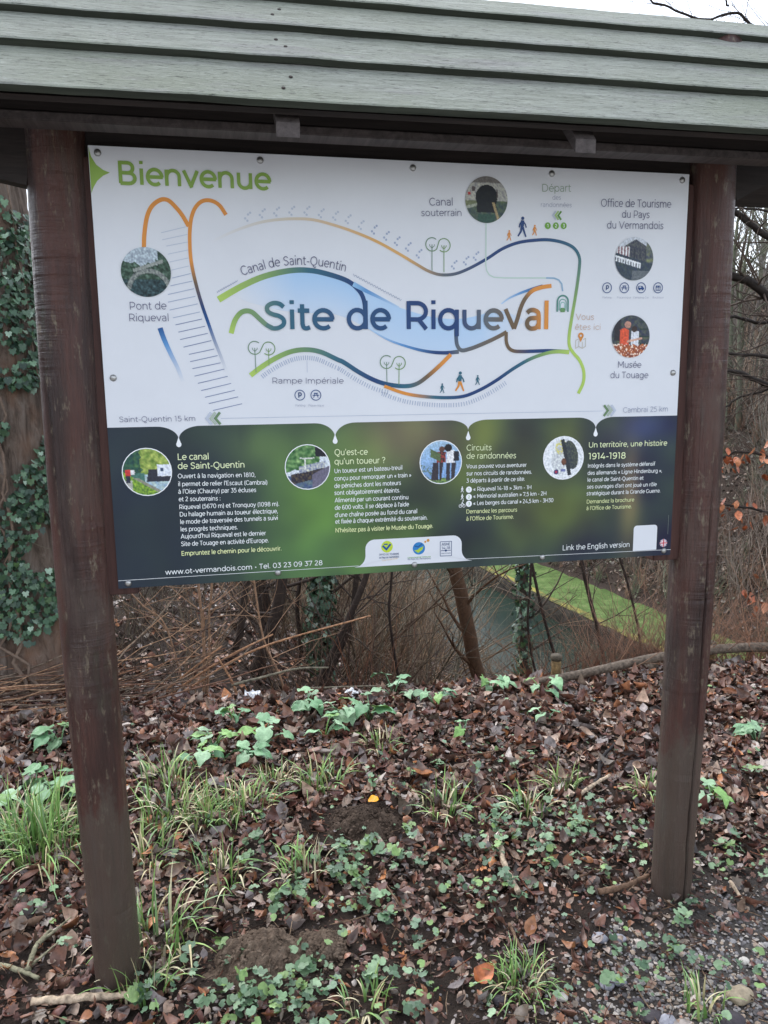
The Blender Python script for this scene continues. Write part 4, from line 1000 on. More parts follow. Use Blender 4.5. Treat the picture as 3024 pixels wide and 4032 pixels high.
def tree_icon(mb, c0, c1, f0, f1, r, y):
    g0, g1 = INK['tsite'], INK['green2']
    dx = c1[0] - c0[0]
    pts = el(c0[0], c0[1], r, r, 48, 320, 16) + [((c0[0] + c1[0]) / 2, (c0[1] + c1[1]) / 2)] + [(2 * c1[0] - p[0] - 0 * dx, 2 * c1[1] - p[1]) for p in el(c1[0], c1[1], r, r, 320, 48, 16)]
    t = np.linspace(0, 1, len(pts))[:, None]
    ribbon(mb, pts, .14 * r, y, g0 * (1 - t) + g1 * t)
    for c, f, g in ((c0, f0, g0), (c1, f1, g1)):
        ribbon(mb, [c, f], .11 * r, y - .00005, g)
        for s in (-1, 1):
            ribbon(mb, [(c[0], c[1] - .55 * r), (c[0] + s * .36 * r, c[1] - .22 * r), (c[0] + s * .38 * r, c[1] + .02 * r)], .09 * r, y - .0001, g)


shelter = thing('information_shelter', 'dark timber information shelter with grey-green lapped roof and white map panel on two posts', 'information board')


def post(x):
    """turned round post, slightly tapered and out of true; the right one carries a long drying crack"""
    cy, r0, top = 0.03, 0.0645, 2.42
    sg = 1 if x > 0 else -1
    nz, na = 120, 160
    v, f = [], []
    for i in range(nz + 1):
        z = -0.12 + (top + 0.12) * i / nz
        zz = max(0, z) / 2.1
        cx = x + sg * 0.012 * math.sin(math.pi * min(1, zz))        # a slight natural bow
        for k in range(na):
            a = 2 * math.pi * k / na
            r = r0 * (0.925 + 0.09 * math.sin(math.pi * min(1, zz) * .62) )
            r += 0.0012 * noise.noise(Vector((math.cos(a) * 1.4 + x, math.sin(a) * 1.4, z * 2.0)))
            r += 0.0009 * noise.noise(Vector((math.cos(a) * 2.2, math.sin(a) * 2.2 + x * 3, z * 34)))
            if x > 0:                                        # crack facing the viewer's right
                ac = R(-82) + 0.07 * noise.noise(Vector((0.3, z * 3.0, 1.7))) + 0.05 * noise.noise(Vector((4.3, z * 11.0, 1.7)))
                dd = abs((a - ac + math.pi) % (2 * math.pi) - math.pi)
                amt = min(1, max(0, (1.35 - z) / 0.35))
                wd = 0.045 + 0.035 * (0.5 + noise.noise(Vector((2.0, z * 4.0, 0.7))))
                if dd < wd:
                    r -= 0.024 * amt * (1 - dd / wd)
            v.append((cx + r * math.cos(a), cy + r * math.sin(a), z))
    for i in range(nz):
        for k in range(na):
            a, b = i * na + k, i * na + (k + 1) % na
            f.append((a, b, b + na, a + na))
    f.append(tuple(nz * na + k for k in range(na)))
    mb = MB()
    mb.add(v, f)
    o = mb.build('post', M_POST, shelter)
    return o


p_left, p_right = post(-0.822), post(0.830)
p_right['label'] = 'round post with a long dark drying crack down its right side'

# --- roof: lapped boards on a steep front and rear slope
TH = R(49.2)
up_s = np.array((0, math.cos(TH), math.sin(TH)))             # up the front slope
nrm = np.array((0, -math.sin(TH), math.cos(TH)))
eave = np.array((0, -0.283, PZ + 0.516))
L1, L2, BT, H0 = 0.1556, 0.1256, 0.016, 0.010
TILT = 0.004
rot_t = np.array(((math.cos(TILT), 0, -math.sin(TILT)), (0, 1, 0), (math.sin(TILT), 0, math.cos(TILT))))


M_NAIL = Mat('rusty_nail', 0.7, 0.3)
M_NAIL.base((0.035, 0.026, 0.022))
M_NAIL = M_NAIL.m


def slope_board(k, start, expo, side=1, x0=-1.30, x1=1.30, name='roof_board', mat=None):
    """one board: its lower edge sits `start` up the slope, tipped outward so that it laps the one below"""
    mb = MB()
    nx = 46
    ln = expo + 0.035
    prof = [(0.0, BT + H0 - 0.002), (0.003, BT + H0), (ln, 0.005), (ln, 0.001), (0.0, H0)]
    vs, fs = [], []
    for i in range(nx + 1):
        x = x0 + (x1 - x0) * i / nx
        wob = 0.0013 * noise.noise(Vector((x * 2.3, k * 3.7, 0))) + 0.0012 * noise.noise(Vector((x * 9, k * 5.1, 2)))
        for (s, h) in prof:
            q = eave + up_s * (start + s + (wob if s < .02 else 0)) + nrm * (h + wob)
            vs.append((x, (q[1] if side > 0 else 0.10 - q[1]), q[2]))
    m = len(prof)
    for i in range(nx):
        for j in range(m):
            a, b = i * m + j, i * m + (j + 1) % m
            fs.append((a, b, b + m, a + m) if side > 0 else (a, a + m, b + m, b))
    fs += [tuple(range(m)), tuple(nx * m + j for j in range(m))[::-1]]
    vs = np.array(vs)
    c = np.array((0, 0.0, PZ + 0.7))
    vs = (vs - c) @ rot_t.T + c
    mb.add(vs, fs)
    o = mb.build(name, mat or M_BOARD, shelter, smooth=False)
    o.data.materials.append(M_BUTT)                         # sawn lower edge and underside: algae, plus lap shadow put into the colour
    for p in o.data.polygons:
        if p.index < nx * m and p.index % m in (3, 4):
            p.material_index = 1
    if side > 0:
        for xx in (-0.975, -0.326, 0.326, 0.975):               # pairs of nails over the rafters
            for ss in (0.045, expo * 0.62):
                q = eave + up_s * (start + ss) + nrm * (BT + H0 - 0.0005 - (BT + H0 - .005) * ss / ln)
                nb = MB()
                a = [(xx + 0.012 * math.sin(k * 3 + xx * 9 + ss * 50) + .0042 * math.cos(t), *(q + up_s * .0042 * math.sin(t))[1:]) for t in np.linspace(0, 2 * math.pi, 10, endpoint=False)]
                nb.add([tuple(np.array(p_) + nrm * .0012) for p_ in a] + a, [tuple(range(10))] + [(j, 10 + j, 10 + (j + 1) % 10, (j + 1) % 10) for j in range(10)])
                nb.build('nail_head', M_NAIL, o)
    return o


starts = [0.0, L1, L1 + L2, L1 + 2 * L2]
for k, s in enumerate(starts):
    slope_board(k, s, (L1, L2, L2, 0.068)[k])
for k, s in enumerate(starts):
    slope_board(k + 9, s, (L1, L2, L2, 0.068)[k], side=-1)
# under-sheathing keeps the light out between the boards
for side in (1, -1):
    mb = MB()
    vs = []
    for x in (-1.28, 1.28):
        for s, h in ((0.012, -0.001), (L1 + 2 * L2 + 0.100, -0.001), (L1 + 2 * L2 + 0.092, -0.013), (0.012, -0.013)):
            q = eave + up_s * s + nrm * h
            vs.append((x, q[1] if side > 0 else 0.10 - q[1], q[2]))
    vs = np.array(vs)
    c = np.array((0, 0.0, PZ + 0.7))
    vs = (vs - c) @ rot_t.T + c
    mb.add(vs, [(0, 1, 5, 4), (1, 2, 6, 5), (2, 3, 7, 6), (3, 0, 4, 7), (0, 3, 2, 1), (4, 5, 6, 7)])
    mb.build('roof_sheathing', M_DARKWOOD, shelter, smooth=False)
# --- rafters: plumb-cut ends show under the eave
for x in (-0.975, -0.326, 0.326, 0.975):
    mb = MB()
    w = 0.024
    zb = lambda y: PZ + 0.474 + max(0, (y + 0.20)) * math.tan(TH)      # underside
    zt = lambda y: PZ + 0.478 + (y + 0.283) * math.tan(TH)      # upper face under the sheathing
    y0, y1 = -0.262, 0.040
    vs = [(sx * w + x, y, z) for sx in (-1, 1) for y, z in ((y0, zb(y0)), (y1, zb(y1)), (y1, zt(y1)), (y0, zt(y0)))]
    mb.add(vs, [(0, 1, 2, 3), (7, 6, 5, 4), (0, 4, 5, 1), (3, 2, 6, 7), (0, 3, 7, 4), (1, 5, 6, 2)])
    mb.build('rafter', M_DARKWOOD_Y, shelter, smooth=False)
# --- long timbers
mb = MB()
box(mb, (0, -0.066, PZ + 0.598), (1.90, 0.055, 0.100), bevel=0.003)
mb.build('front_purlin', M_DARKWOOD, shelter, smooth=False)
mb = MB()
box(mb, (0, -0.069, PZ + 0.538), (1.90, 0.062, 0.018), bevel=0.002)
mb.build('purlin_batten', M_DARKWOOD_Y, shelter, smooth=False)
mb = MB()
box(mb, (0.0, 0.045, PZ + 0.565), (1.545, 0.045, 0.20), bevel=0.003)
mb.build('cross_beam', M_DARKWOOD, shelter, smooth=False)
mb = MB()
box(mb, (0.0, 0.125, PZ + 0.588), (1.90, 0.05, 0.115), bevel=0.003)
mb.build('rear_purlin', M_DARKWOOD, shelter, smooth=False)
for (xa, za, xb, zb_, th) in ((0.895, PZ + 0.452, 1.26, PZ + 0.635, 0.095), (-0.885, PZ + 0.422, -1.26, PZ + 0.50, 0.15)):
    mb = MB()
    d = np.array((xb - xa, zb_ - za))
    d /= np.hypot(*d)
    nn = np.array((-d[1], d[0]))
    if nn[1] < 0:
        nn = -nn
    a, b = np.array((xa, za)), np.array((xb, zb_))
    ring_ = [a, b, b + nn * th, a + nn * th]
    vs = [(p[0], y, p[1]) for y in (0.0, 0.05) for p in ring_]
    fs = [(0, 1, 2, 3), (7, 6, 5, 4), (0, 4, 5, 1), (1, 5, 6, 2), (2, 6, 7, 3), (3, 7, 4, 0)]
    mb.add(vs, fs)
    mb.build('brace', M_DARKWOOD, shelter, smooth=False)
for x in (-0.7435, 0.7435):
    mb = MB()
    box(mb, (x, 0.031, PZ - 0.02), (0.082, 0.046, 1.02), bevel=0.003)
    mb.build('side_batten', M_BATTEN, shelter, smooth=False)

# --- the panel
PW, PH = 1.5, 1.0243
mb = MB()
box(mb, (0, 0.003, 0), (PW, 0.006, PH), bevel=0.0008)
panel = mb.build('display_panel', M_PANEL, shelter, smooth=False, loc=(0, 0, PZ))


def sub(mb, name, lab=None):
    o = mb.build(name, M_PRINT, panel, smooth=False)
    if lab:
        o['label'] = lab
    return o


# lower band: a blurred photograph, dark blue-green with soft light patches
def band_colour(x, z):
    c = np.array((40., 52., 62.))
    for bx, bz, rx, rz, col, a in ((-.22, -.33, .17, .17, (104, 148, 66), 1.0), (-.30, -.19, .12, .09, (104, 142, 72), .8), (-.42, -.17, .10, .06, (92, 116, 70), .7), (-.24, -.47, .22, .08, (96, 140, 72), .9),
                                  (-.55, -.15, .09, .05, (70, 92, 62), .6), (-.13, -.16, .08, .08, (90, 120, 66), .7), (-.03, -.15, .13, .10, (150, 140, 96), .75), (.06, -.19, .09, .07, (120, 112, 72), .6),
                                  (.19, -.15, .07, .09, (140, 156, 66), .8), (.30, -.20, .05, .14, (52, 52, 48), .8), (.13, -.27, .10, .07, (110, 124, 60), .6), (.42, -.17, .07, .08, (112, 128, 60), .8),
                                  (.40, -.36, .16, .10, (112, 122, 54), .7), (.28, -.42, .06, .09, (92, 110, 54), .6), (.62, -.33, .035, .18, (150, 128, 84), .75), (.56, -.16, .05, .06, (84, 92, 70), .6),
                                  (.66, -.15, .07, .05, (74, 92, 128), .8), (.02, -.34, .10, .10, (66, 84, 50), .6), (-.06, -.44, .1, .09, (84, 110, 54), .7), (.70, -.26, .06, .1, (40, 50, 66), .8), (.12, -.45, .1, .05, (48, 62, 48), .8),
                                  (-.62, -.30, .16, .25, (36, 48, 60), .9), (.72, -.46, .08, .06, (44, 52, 60), .7)):
        w = a * math.exp(-((x - bx) / rx) ** 2 - ((z - bz) / rz) ** 2)
        c = c * (1 - w) + np.array(col) * w
    c = c * .93 + c.mean() * .07
    q_ = vnoise(x, z, 7.5, 2.2) + .5 * vnoise(x, z, 16, 5.2)
    c = c + np.array((20, 28, 6)) * q_ * (1.0 if x > -.45 else .35)
    c = c * (1 + 0.10 * vnoise(x, z, 9, 4.0))
    return np.array(lin(tuple(np.clip((c - 58) * 1.02 + 58, 0, 255))))


ZL = -0.1183                                               # top of the band
drips = [(a / 1000, b / 1000) for a, b in BAND['drips']]


def scallop(x):
    d = 0.0
    for xd, zd in drips:
        t = abs(x - xd) / 0.052
        if t < 1:
            d = max(d, (1 - math.sqrt(max(0, 1 - (1 - t) ** 2))) * (ZL - zd + 0.004))
    return ZL - d


xs = sorted(set([round(-PW / 2 + PW * i / 150, 5) for i in range(151)] + [round(xd + 0.052 * s * (i / 12) ** 2, 5) for xd, _ in drips for s in (-1, 1) for i in range(13)]))
nzb = 46
vs, cs, fs = [], [], []
for x in xs:
    zt_ = scallop(x)
    for j in range(nzb + 1):
        z = zt_ + (-PH / 2 - zt_) * j / nzb
        vs.append((x, -0.0004, z))
        cs.append(band_colour(x, z))
for i in range(len(xs) - 1):
    for j in range(nzb):
        a = i * (nzb + 1) + j
        fs.append((a, a + 1, a + nzb + 2, a + nzb + 1))
mb = MB()
mb.add(vs, fs, cs)
sub(mb, 'photo_band', 'dark blurred green photo band along the foot of the panel')
for x, z in BAND['drops']:
    mb = MB()
    x, z = x / 1000, z / 1000
    pts = [(x, z + .0135)] + [(x + .0062 * math.cos(R(a)), z - .0045 + .0066 * math.sin(R(a))) for a in range(40, -221, -20)]
    poly(mb, pts, -0.0008, INK['white'])
    sub(mb, 'water_drop_mark')
# light blue wave behind the title
for nm, (U, Lw) in (('wave_fill', WAVE_A), ('wave_fill', WAVE_B)):
    mb = MB()
    U, Lw = spline(np.array(U) / 1000, 4), spline(np.array(Lw) / 1000, 4)
    n = len(U)
    m = 10
    vs, cs = [], []
    for i in range(n):
        for j in range(m + 1):
            t = j / m
            p = U[i] * (1 - t) + Lw[i] * t
            f = i / (n - 1)
            a = (min(1, f / .45) if U is not None and nm and Lw[0][0] < -.3 else 1.0)
            if Lw[0][0] < -.3:
                a *= (1 - .55 * t) * .9
            else:
                a = .75 * (1 - .25 * t) * (1 if f < .75 else 1 - (f - .75) * 3)
            c = PAPER * (1 - a) + np.array(lin((164, 206, 244))) * a
            vs.append((p[0], -0.0005 if Lw[0][0] < -.3 else -0.0006, p[1]))
            cs.append(c)
    mb.add(vs, [(i * (m + 1) + j, (i + 1) * (m + 1) + j, (i + 1) * (m + 1) + j + 1, i * (m + 1) + j + 1)[::-1] for i in range(n - 1) for j in range(m)], cs)
    sub(mb, nm)
# drawn routes
for k, (stops, w0, w1, pts) in enumerate(STROKES):
    mb = MB()
    p = spline(np.array(pts) / 1000, 7)
    t = np.concatenate([[0], np.cumsum(np.hypot(*np.diff(p, axis=0).T))])
    t /= t[-1]
    ribbon(mb, p, (w0 + (w1 - w0) * t) / 1000, -0.0009 - 0.00004 * k, grad(stops, t))
    sub(mb, 'route_line')
mb = MB()
for k, (c, w, pts) in enumerate(LINES):
    ribbon(mb, np.array(pts) / 1000, w / 1000, -0.0008 - 0.00001 * k, INK[c])
for k in (10, 11):                                          # short comb of ticks below the towpath
    p = spline(np.array(STROKES[k][3]) / 1000, 30)
    s = np.concatenate([[0], np.cumsum(np.hypot(*np.diff(p, axis=0).T))])
    lo, hi = (0.02, s[-1] - 0.19) if k == 10 else (0.0, s[-1] - 0.20)
    for q in np.arange(lo, hi, 0.0062):
        i = int(np.searchsorted(s, q))
        i = min(max(i, 1), len(p) - 1)
        d = p[i] - p[i - 1]
        d /= np.hypot(*d) + 1e-9
        nn = np.array((d[1], -d[0]))
        a = p[i] + nn * 0.014
        ribbon(mb, [a, a + nn * 0.011], 0.0018, -0.00085, INK['rung1'])
sub(mb, 'hatching_lines')
for k, (x, z) in enumerate(FOOTPRINTS):
    mb = MB()
    cc = INK['rung0'] if k < 9 else INK['rung1']
    for dx, dz in ((-.006, -.005), (-.001, -.010), (.001, .004), (.006, .008)):
        disc(mb, x / 1000 + dx, z / 1000 + dz, .0028, -0.0007, cc, 9)
    sub(mb, 'footprint_mark')
for q in TREE_ICONS:
    mb = MB()
    a = [np.array(p) / 1000 for p in q[:4]]
    tree_icon(mb, a[0], a[1], a[2], a[3], q[4] / 1000, -0.0015)
    sub(mb, 'tree_symbol')
for x, z, hh, c in WALKERS:
    mb = MB()
    col = INK['teal'] if c == 'tealorange' else INK[c]
    walker(mb, x / 1000, z / 1000, hh / 1000, -0.0015, col, INK['orange'] if c == 'tealorange' else None)
    sub(mb, 'walker_symbol')
# round photographs
PHOTO_LABEL = dict(bridge='round photo of a stone arch bridge over the canal', tunnel='round photo of a dark canal tunnel mouth', office='round photo of a dark gabled house behind a white fence',
                   museum='round photo of two people at a table, one in orange', canal='round photo of a white boat on a tree-lined canal', barge='round photo of a moored barge', hikers='round photo of two hikers reading a map', helmet='round photo of a soldier head with dark helmet')
for kind, cx, cz, r in PHOTOS:
    cx, cz, r = cx / 1000, cz / 1000, r / 1000
    mb = MB()
    n = 64
    vs, cs, fs = [], [], []
    for i in range(n + 1):
        for j in range(n + 1):
            a, b = 2 * i / n - 1, 2 * j / n - 1                  # square mapped to the disc
            u, v = a * math.sqrt(1 - b * b / 2), b * math.sqrt(1 - a * a / 2)
            vs.append((cx + u * r, -0.0019, cz + v * r))
            cs.append(lin(tuple(min(255, max(0, q)) for q in disc_pixels(kind, u, v))))
    for i in range(n):
        for j in range(n):
            a = i * (n + 1) + j
            fs.append((a, a + 1, a + n + 2, a + n + 1)[::-1])
    mb.add(vs, fs, cs)
    if kind in ('hikers', 'helmet', 'canal', 'barge'):
        ring(mb, cx, cz, r * 1.005, .0022, -0.0020, INK['white'])
    sub(mb, 'round_photo', PHOTO_LABEL[kind])
# pictograms
for k, (cx, cz, r) in enumerate(RINGS):
    mb = MB()
    cx, cz, r = cx / 1000, cz / 1000, r / 1000
    nav = INK['navy'] * 1.3
    ring(mb, cx, cz, r * .92, r * .14, -0.0016, nav)
    q = lambda *p: [(cx + a * r, cz + b * r) for a, b in p]
    if k in (1, 5):                                         # picnic table
        ribbon(mb, q((-.36, .34), (.36, .34)), .16 * r, -0.0016, nav)
        ribbon(mb, q((-.62, -.02), (.62, -.02)), .14 * r, -0.00165, nav)
        ribbon(mb, q((-.14, .32), (-.42, -.46)), .12 * r, -0.0017, nav)
        ribbon(mb, q((.14, .32), (.42, -.46)), .12 * r, -0.00175, nav)
    elif k == 2:                                            # camper van
        poly(mb, q((-.58, -.28), (-.58, .34), (.30, .34), (.34, .12), (.60, .02), (.60, -.28)), -0.0016, nav)
        poly(mb, q((-.42, .04), (-.42, .22), (.0, .22), (.0, .04)), -0.0018, PAPER)
        disc(mb, cx - .3 * r, cz - .30 * r, .15 * r, -0.0017, nav, 12)
        disc(mb, cx + .34 * r, cz - .30 * r, .15 * r, -0.0017, nav, 12)
    elif k == 3:                                            # shop
        poly(mb, q((-.52, .06), (-.42, .42), (.42, .42), (.52, .06)), -0.0016, nav)
        ribbon(mb, q((-.42, .08), (-.42, -.46), (.42, -.46), (.42, .08)), .11 * r, -0.0017, nav)
        ribbon(mb, q((.0, .06), (.0, -.46)), .11 * r, -0.00175, nav)
        ribbon(mb, q((-.2, .38), (-.2, .1)), .07 * r, -0.0018, PAPER)
        ribbon(mb, q((.2, .38), (.2, .1)), .07 * r, -0.0018, PAPER)
    sub(mb, 'facility_symbol')
for cx, cz, r in GREEN_DOTS:
    mb = MB()
    disc(mb, cx / 1000, cz / 1000, r / 1000, -0.0016, lin((112, 168, 60)), 20)
    sub(mb, 'number_disc', 'green disc holding a route number')
for cx, cz, r in WHITE_DOTS:
    mb = MB()
    disc(mb, cx / 1000, cz / 1000, r / 1000, -0.0016, INK['white'], 20)
    sub(mb, 'number_disc', 'white disc holding a route number')
for k, (x, z) in enumerate(CHEVRONS):
    mb = MB()
    x, z = x / 1000, z / 1000
    s = (-1, 1, -1)[k] * (0.72 if k == 2 else 1)
    cols = (INK['rung0'], np.array(lin((176, 190, 176))), np.array(lin((108, 138, 100)))) if k < 2 else (INK['rung0'], np.array(lin((170, 200, 130))), np.array(lin((96, 150, 60))))
    for i in range(3):
        o = (-0.011 + 0.0105 * i) * (-1 if k == 1 else 1) * abs(s)
        ribbon(mb, [(x + o - s * .006, z + .0145 * abs(s)), (x + o + s * .0055, z), (x + o - s * .006, z - .0145 * abs(s))], .0062 * abs(s), -0.0016 - .00005 * i, cols[i])
    sub(mb, 'chevron_mark')
mb = MB()
x, z = TUNNEL_ICON[0] / 1000, TUNNEL_ICON[1] / 1000
for k, (rr, ww) in enumerate(((.0150, .0042), (.0098, .002), (.0062, .0016))):
    c = np.array(lin((84, 140, 128))) * (1 + .5 * k)
    ribbon(mb, [(x - rr, z - .020 + .003 * k)] + el(x, z + .006 - .004 * k, rr, rr, 180, 0, 14) + [(x + rr, z - .020 + .003 * k)], ww, -0.0016, np.clip(c, 0, .8))
poly(mb, [(x - .006, z - .021), (x - .0075, z - .014), (x - .004, z - .010), (x + .004, z - .010), (x + .0075, z - .014), (x + .006, z - .021)], -0.0016, lin((104, 150, 96)))
sub(mb, 'tunnel_symbol')
mb = MB()
x, z = PIN_ICON[0] / 1000, PIN_ICON[1] / 1000
ring(mb, x, z + .013, .0055, .0048, -0.0017, INK['orange'] * .9)
poly(mb, [(x - .0062, z + .0085), (x, z - .004), (x + .0062, z + .0085)], -0.0016, INK['orange'] * .9)
ribbon(mb, [(x - .014, z + .001), (x - .014, z - .020), (x - .005, z - .015), (x + .005, z - .020), (x + .014, z - .015), (x + .014, z + .006), (x + .007, z + .003)], .0016, -0.0016, INK['beige'] * .8)
ribbon(mb, [(x - .014, z + .001), (x - .007, z + .004)], .0016, -0.0016, INK['beige'] * .8)
ribbon(mb, [(x - .005, z - .015), (x - .005, z + .000)], .0016, -0.00165, INK['beige'] * .8)
ribbon(mb, [(x + .005, z - .020), (x + .005, z - .003)], .0016, -0.00165, INK['beige'] * .8)
sub(mb, 'map_pin_symbol')
mb = MB()
a = np.array(ARROWHEAD) / 1000
a[:, 0] = np.maximum(a[:, 0], -0.7492)
cen = np.array((-0.741, a[4][1]))
mb.add([(p[0], -0.0007, p[1]) for p in np.vstack([cen, a])], [(0, i + 1, i + 2)[::-1] for i in range(len(a) - 1)] + [(0, len(a), 1)[::-1]], lin((150, 186, 84)))
sub(mb, 'arrowhead_mark')
# logo tab, plaque and roundel in the band
mb = MB()
xl, xr, zt_, zb2 = BAND['tabL'][0] / 1000, BAND['tabR'][0] / 1000, BAND['tabtop'][1] / 1000, -0.4942
rr = 0.024
pts = [(xl - .030, zb2)] + [(xl - .030 + .030 * math.sin(R(t)), zb2 + .030 - .030 * math.cos(R(t))) for t in range(15, 91, 15)] + [(xl + rr - rr * math.cos(R(t)), zt_ - rr + rr * math.sin(R(t))) for t in range(0, 91, 15)] + \
      [(xr - rr + rr * math.sin(R(t)), zt_ - rr + rr * math.cos(R(t))) for t in range(0, 91, 15)] + [(xr + .030 - .030 * math.cos(R(90 - t) if False else R(t)) * 1.0, zb2 + .030 - .030 * math.sin(R(t))) for t in range(0, 91, 15)]
mid = ((xl + xr) / 2, (zt_ + zb2) / 2)
mb.add([(mid[0], -0.0011, mid[1])] + [(p[0], -0.0011, p[1]) for p in pts], [(0, i, i + 1) for i in range(1, len(pts))] + [(0, len(pts), 1)], PAPER * 1.02)
sub(mb, 'logo_tab', 'white rounded tab carrying three logos')
mb = MB()
q = np.array(BAND['qr']) / 1000
x0, x1, z1, z0 = q[0][0], q[1][0], q[0][1], -0.4945
rr = .009
pts = [(x0, z0)] + [(x0 + rr - rr * math.cos(R(t)), z1 - rr + rr * math.sin(R(t))) for t in range(0, 91, 30)] + [(x1 - rr + rr * math.sin(R(t)), z1 - rr + rr * math.cos(R(t))) for t in range(0, 91, 30)] + [(x1, z0)]
mid = ((x0 + x1) / 2, (z0 + z1) / 2)
mb.add([(mid[0], -0.0011, mid[1])] + [(p[0], -0.0011, p[1]) for p in pts], [(0, i, i + 1) for i in range(1, len(pts))] + [(0, len(pts), 1)], PAPER * 1.02)
sub(mb, 'blank_plaque', 'small blank white rounded plaque')
mb = MB()                                                   # union flag roundel
fx, fz, fr = (v / 1000 for v in FLAG)
disc(mb, fx, fz, fr, -0.0012, lin((40, 56, 120)), 24)
for ang, w_, c, l_ in ((45, .36, 'white', 1), (-45, .36, 'white', 1), (45, .12, (200, 40, 60), 1), (-45, .12, (200, 40, 60), 1), (0, .52, 'white', 1), (90, .52, 'white', 1), (0, .28, (200, 40, 60), 1), (90, .28, (200, 40, 60), 1)):
    dxx, dzz = math.cos(R(ang)) * fr * .96, math.sin(R(ang)) * fr * .96
    fl_k = getattr(mb, 'fk', 0)
    mb.fk = fl_k + 1
    ribbon(mb, [(fx - dxx, fz - dzz), (fx + dxx, fz + dzz)], fr * w_, -0.00130 - .00006 * fl_k, INK['white'] if c == 'white' else lin(c))
sub(mb, 'flag_roundel')
mb = MB()
lx, lz, lr = (v / 1000 for v in LOGO_CHECK)
disc(mb, lx, lz, lr, -0.0014, INK['lime2'], 28)
ribbon(mb, [(lx - .75 * lr, lz + .22 * lr), (lx - .12 * lr, lz - .45 * lr), (lx + .62 * lr, lz + .45 * lr)], .34 * lr, -0.0016, lin((30, 88, 150)))
ribbon(mb, [(lx - .55 * lr, lz + .45 * lr), (lx + .1 * lr, lz + .42 * lr)], .22 * lr, -0.0017, lin((30, 88, 150)))
sub(mb, 'round_logo', 'lime green disc logo with a blue tick')
mb = MB()
lx, lz, lr = (v / 1000 for v in LOGO_GLOBE)
disc(mb, lx, lz, lr, -0.0014, lin((46, 130, 196)), 28)
poly(mb, [(lx - .75 * lr, lz - .3 * lr), (lx - .1 * lr, lz - .75 * lr), (lx + .55 * lr, lz - .25 * lr), (lx + .75 * lr, lz + .3 * lr), (lx + .1 * lr, lz + .05 * lr), (lx - .2 * lr, lz - .2 * lr)], -0.0016, lin((178, 206, 64)))
ribbon(mb, [(lx - .7 * lr, lz + .4 * lr), (lx - .1 * lr, lz + .25 * lr), (lx + .5 * lr, lz + .7 * lr)], .2 * lr, -0.0016, lin((30, 88, 150)))
for k, (x, z) in enumerate(LOGO_SPARKS):
    disc(mb, x / 1000, z / 1000, (.0028, .0040)[k], -0.0015, lin((214, 150, 60)), 12)
sub(mb, 'round_logo', 'blue globe logo with a yellow-green swoosh and orange sparks')
mb = MB()
q = np.array(LOGO_BOX + [LOGO_BOX[0]]) / 1000
ribbon(mb, q, .0014, -0.0015, INK['navy'])
x0, x1 = q[0][0], q[1][0]
ribbon(mb, [(x0 + .002, -0.4625), (x1 - .002, -0.4625)], .0016, -0.0016, INK['navy'])
disc(mb, (x0 + x1) / 2, -0.4625, .0038, -0.0017, INK['navy'], 4)
sub(mb, 'square_logo', 'outlined square logo')
mb = MB()
for x, z, hh in LIST_WALKERS:
    walker(mb, x / 1000, z / 1000, hh / 1000, -0.0016, INK['white'])
x, z = BIKE[0] / 1000, BIKE[1] / 1000
ring(mb, x - .0048, z - .004, .0038, .0012, -0.0016, INK['white'], n=14)
ring(mb, x + .0048, z - .004, .0038, .0012, -0.0016, INK['white'], n=14)
ribbon(mb, [(x - .0048, z - .004), (x - .001, z + .002), (x + .0035, z + .002), (x + .0048, z - .004)], .0012, -0.0017, INK['white'])
ribbon(mb, [(x - .001, z + .001), (x + .001, z + .007)], .0022, -0.0018, INK['white'])
disc(mb, x + .0025, z + .0095, .0017, -0.0018, INK['white'], 10)
sub(mb, 'route_symbols')
# lettering
BLOCKS = [('welcome_lettering', 0, 1), ('title_lettering', 1, 2), ('title_lettering', 2, 3), ('title_lettering', 3, 4), ('title_lettering', 4, 5), ('place_caption', 5, 7), ('place_caption', 7, 8), ('distance_lettering', 8, 9), ('distance_lettering', 9, 10), ('place_caption', 10, 12),
          ('place_caption', 12, 15), ('place_caption', 15, 18), ('place_caption', 18, 20), ('place_caption', 20, 22), ('symbol_caption', 22, 28), ('heading_lettering', 28, 30), ('paragraph_lettering', 30, 41),
          ('contact_lettering', 41, 42), ('heading_lettering', 42, 44), ('paragraph_lettering', 44, 53), ('heading_lettering', 53, 55), ('paragraph_lettering', 55, 58), ('route_list_lettering', 58, 61),
          ('paragraph_lettering', 61, 63), ('heading_lettering', 63, 65), ('paragraph_lettering', 65, 72), ('link_lettering', 72, 73), ('logo_lettering', 73, 81), ('number_lettering', 81, 87), ('symbol_lettering', 87, 89)]
for nm, a, b in BLOCKS:
    mb = MB()
    for (s, x0, z0, x1, z1, cap, ck, w) in TEXTS[a:b]:
        col = (lambda x: grad(TITLE, x)) if ck == 'title' else INK[ck]
        write(mb, s, x0, z0, x1, z1, cap, col, w, -0.0022)
    sub(mb, nm)
mb = MB()                                                   # lettering set along the canal curve
base = spline(np.array(ARC_BASE), 12)
sl = np.concatenate([[0], np.cumsum(np.hypot(*np.diff(base, axis=0).T))])
s_txt = 'Canal de Saint-Quentin'
sx = sl[-1] / text_width(s_txt, .085)
t = 0.0
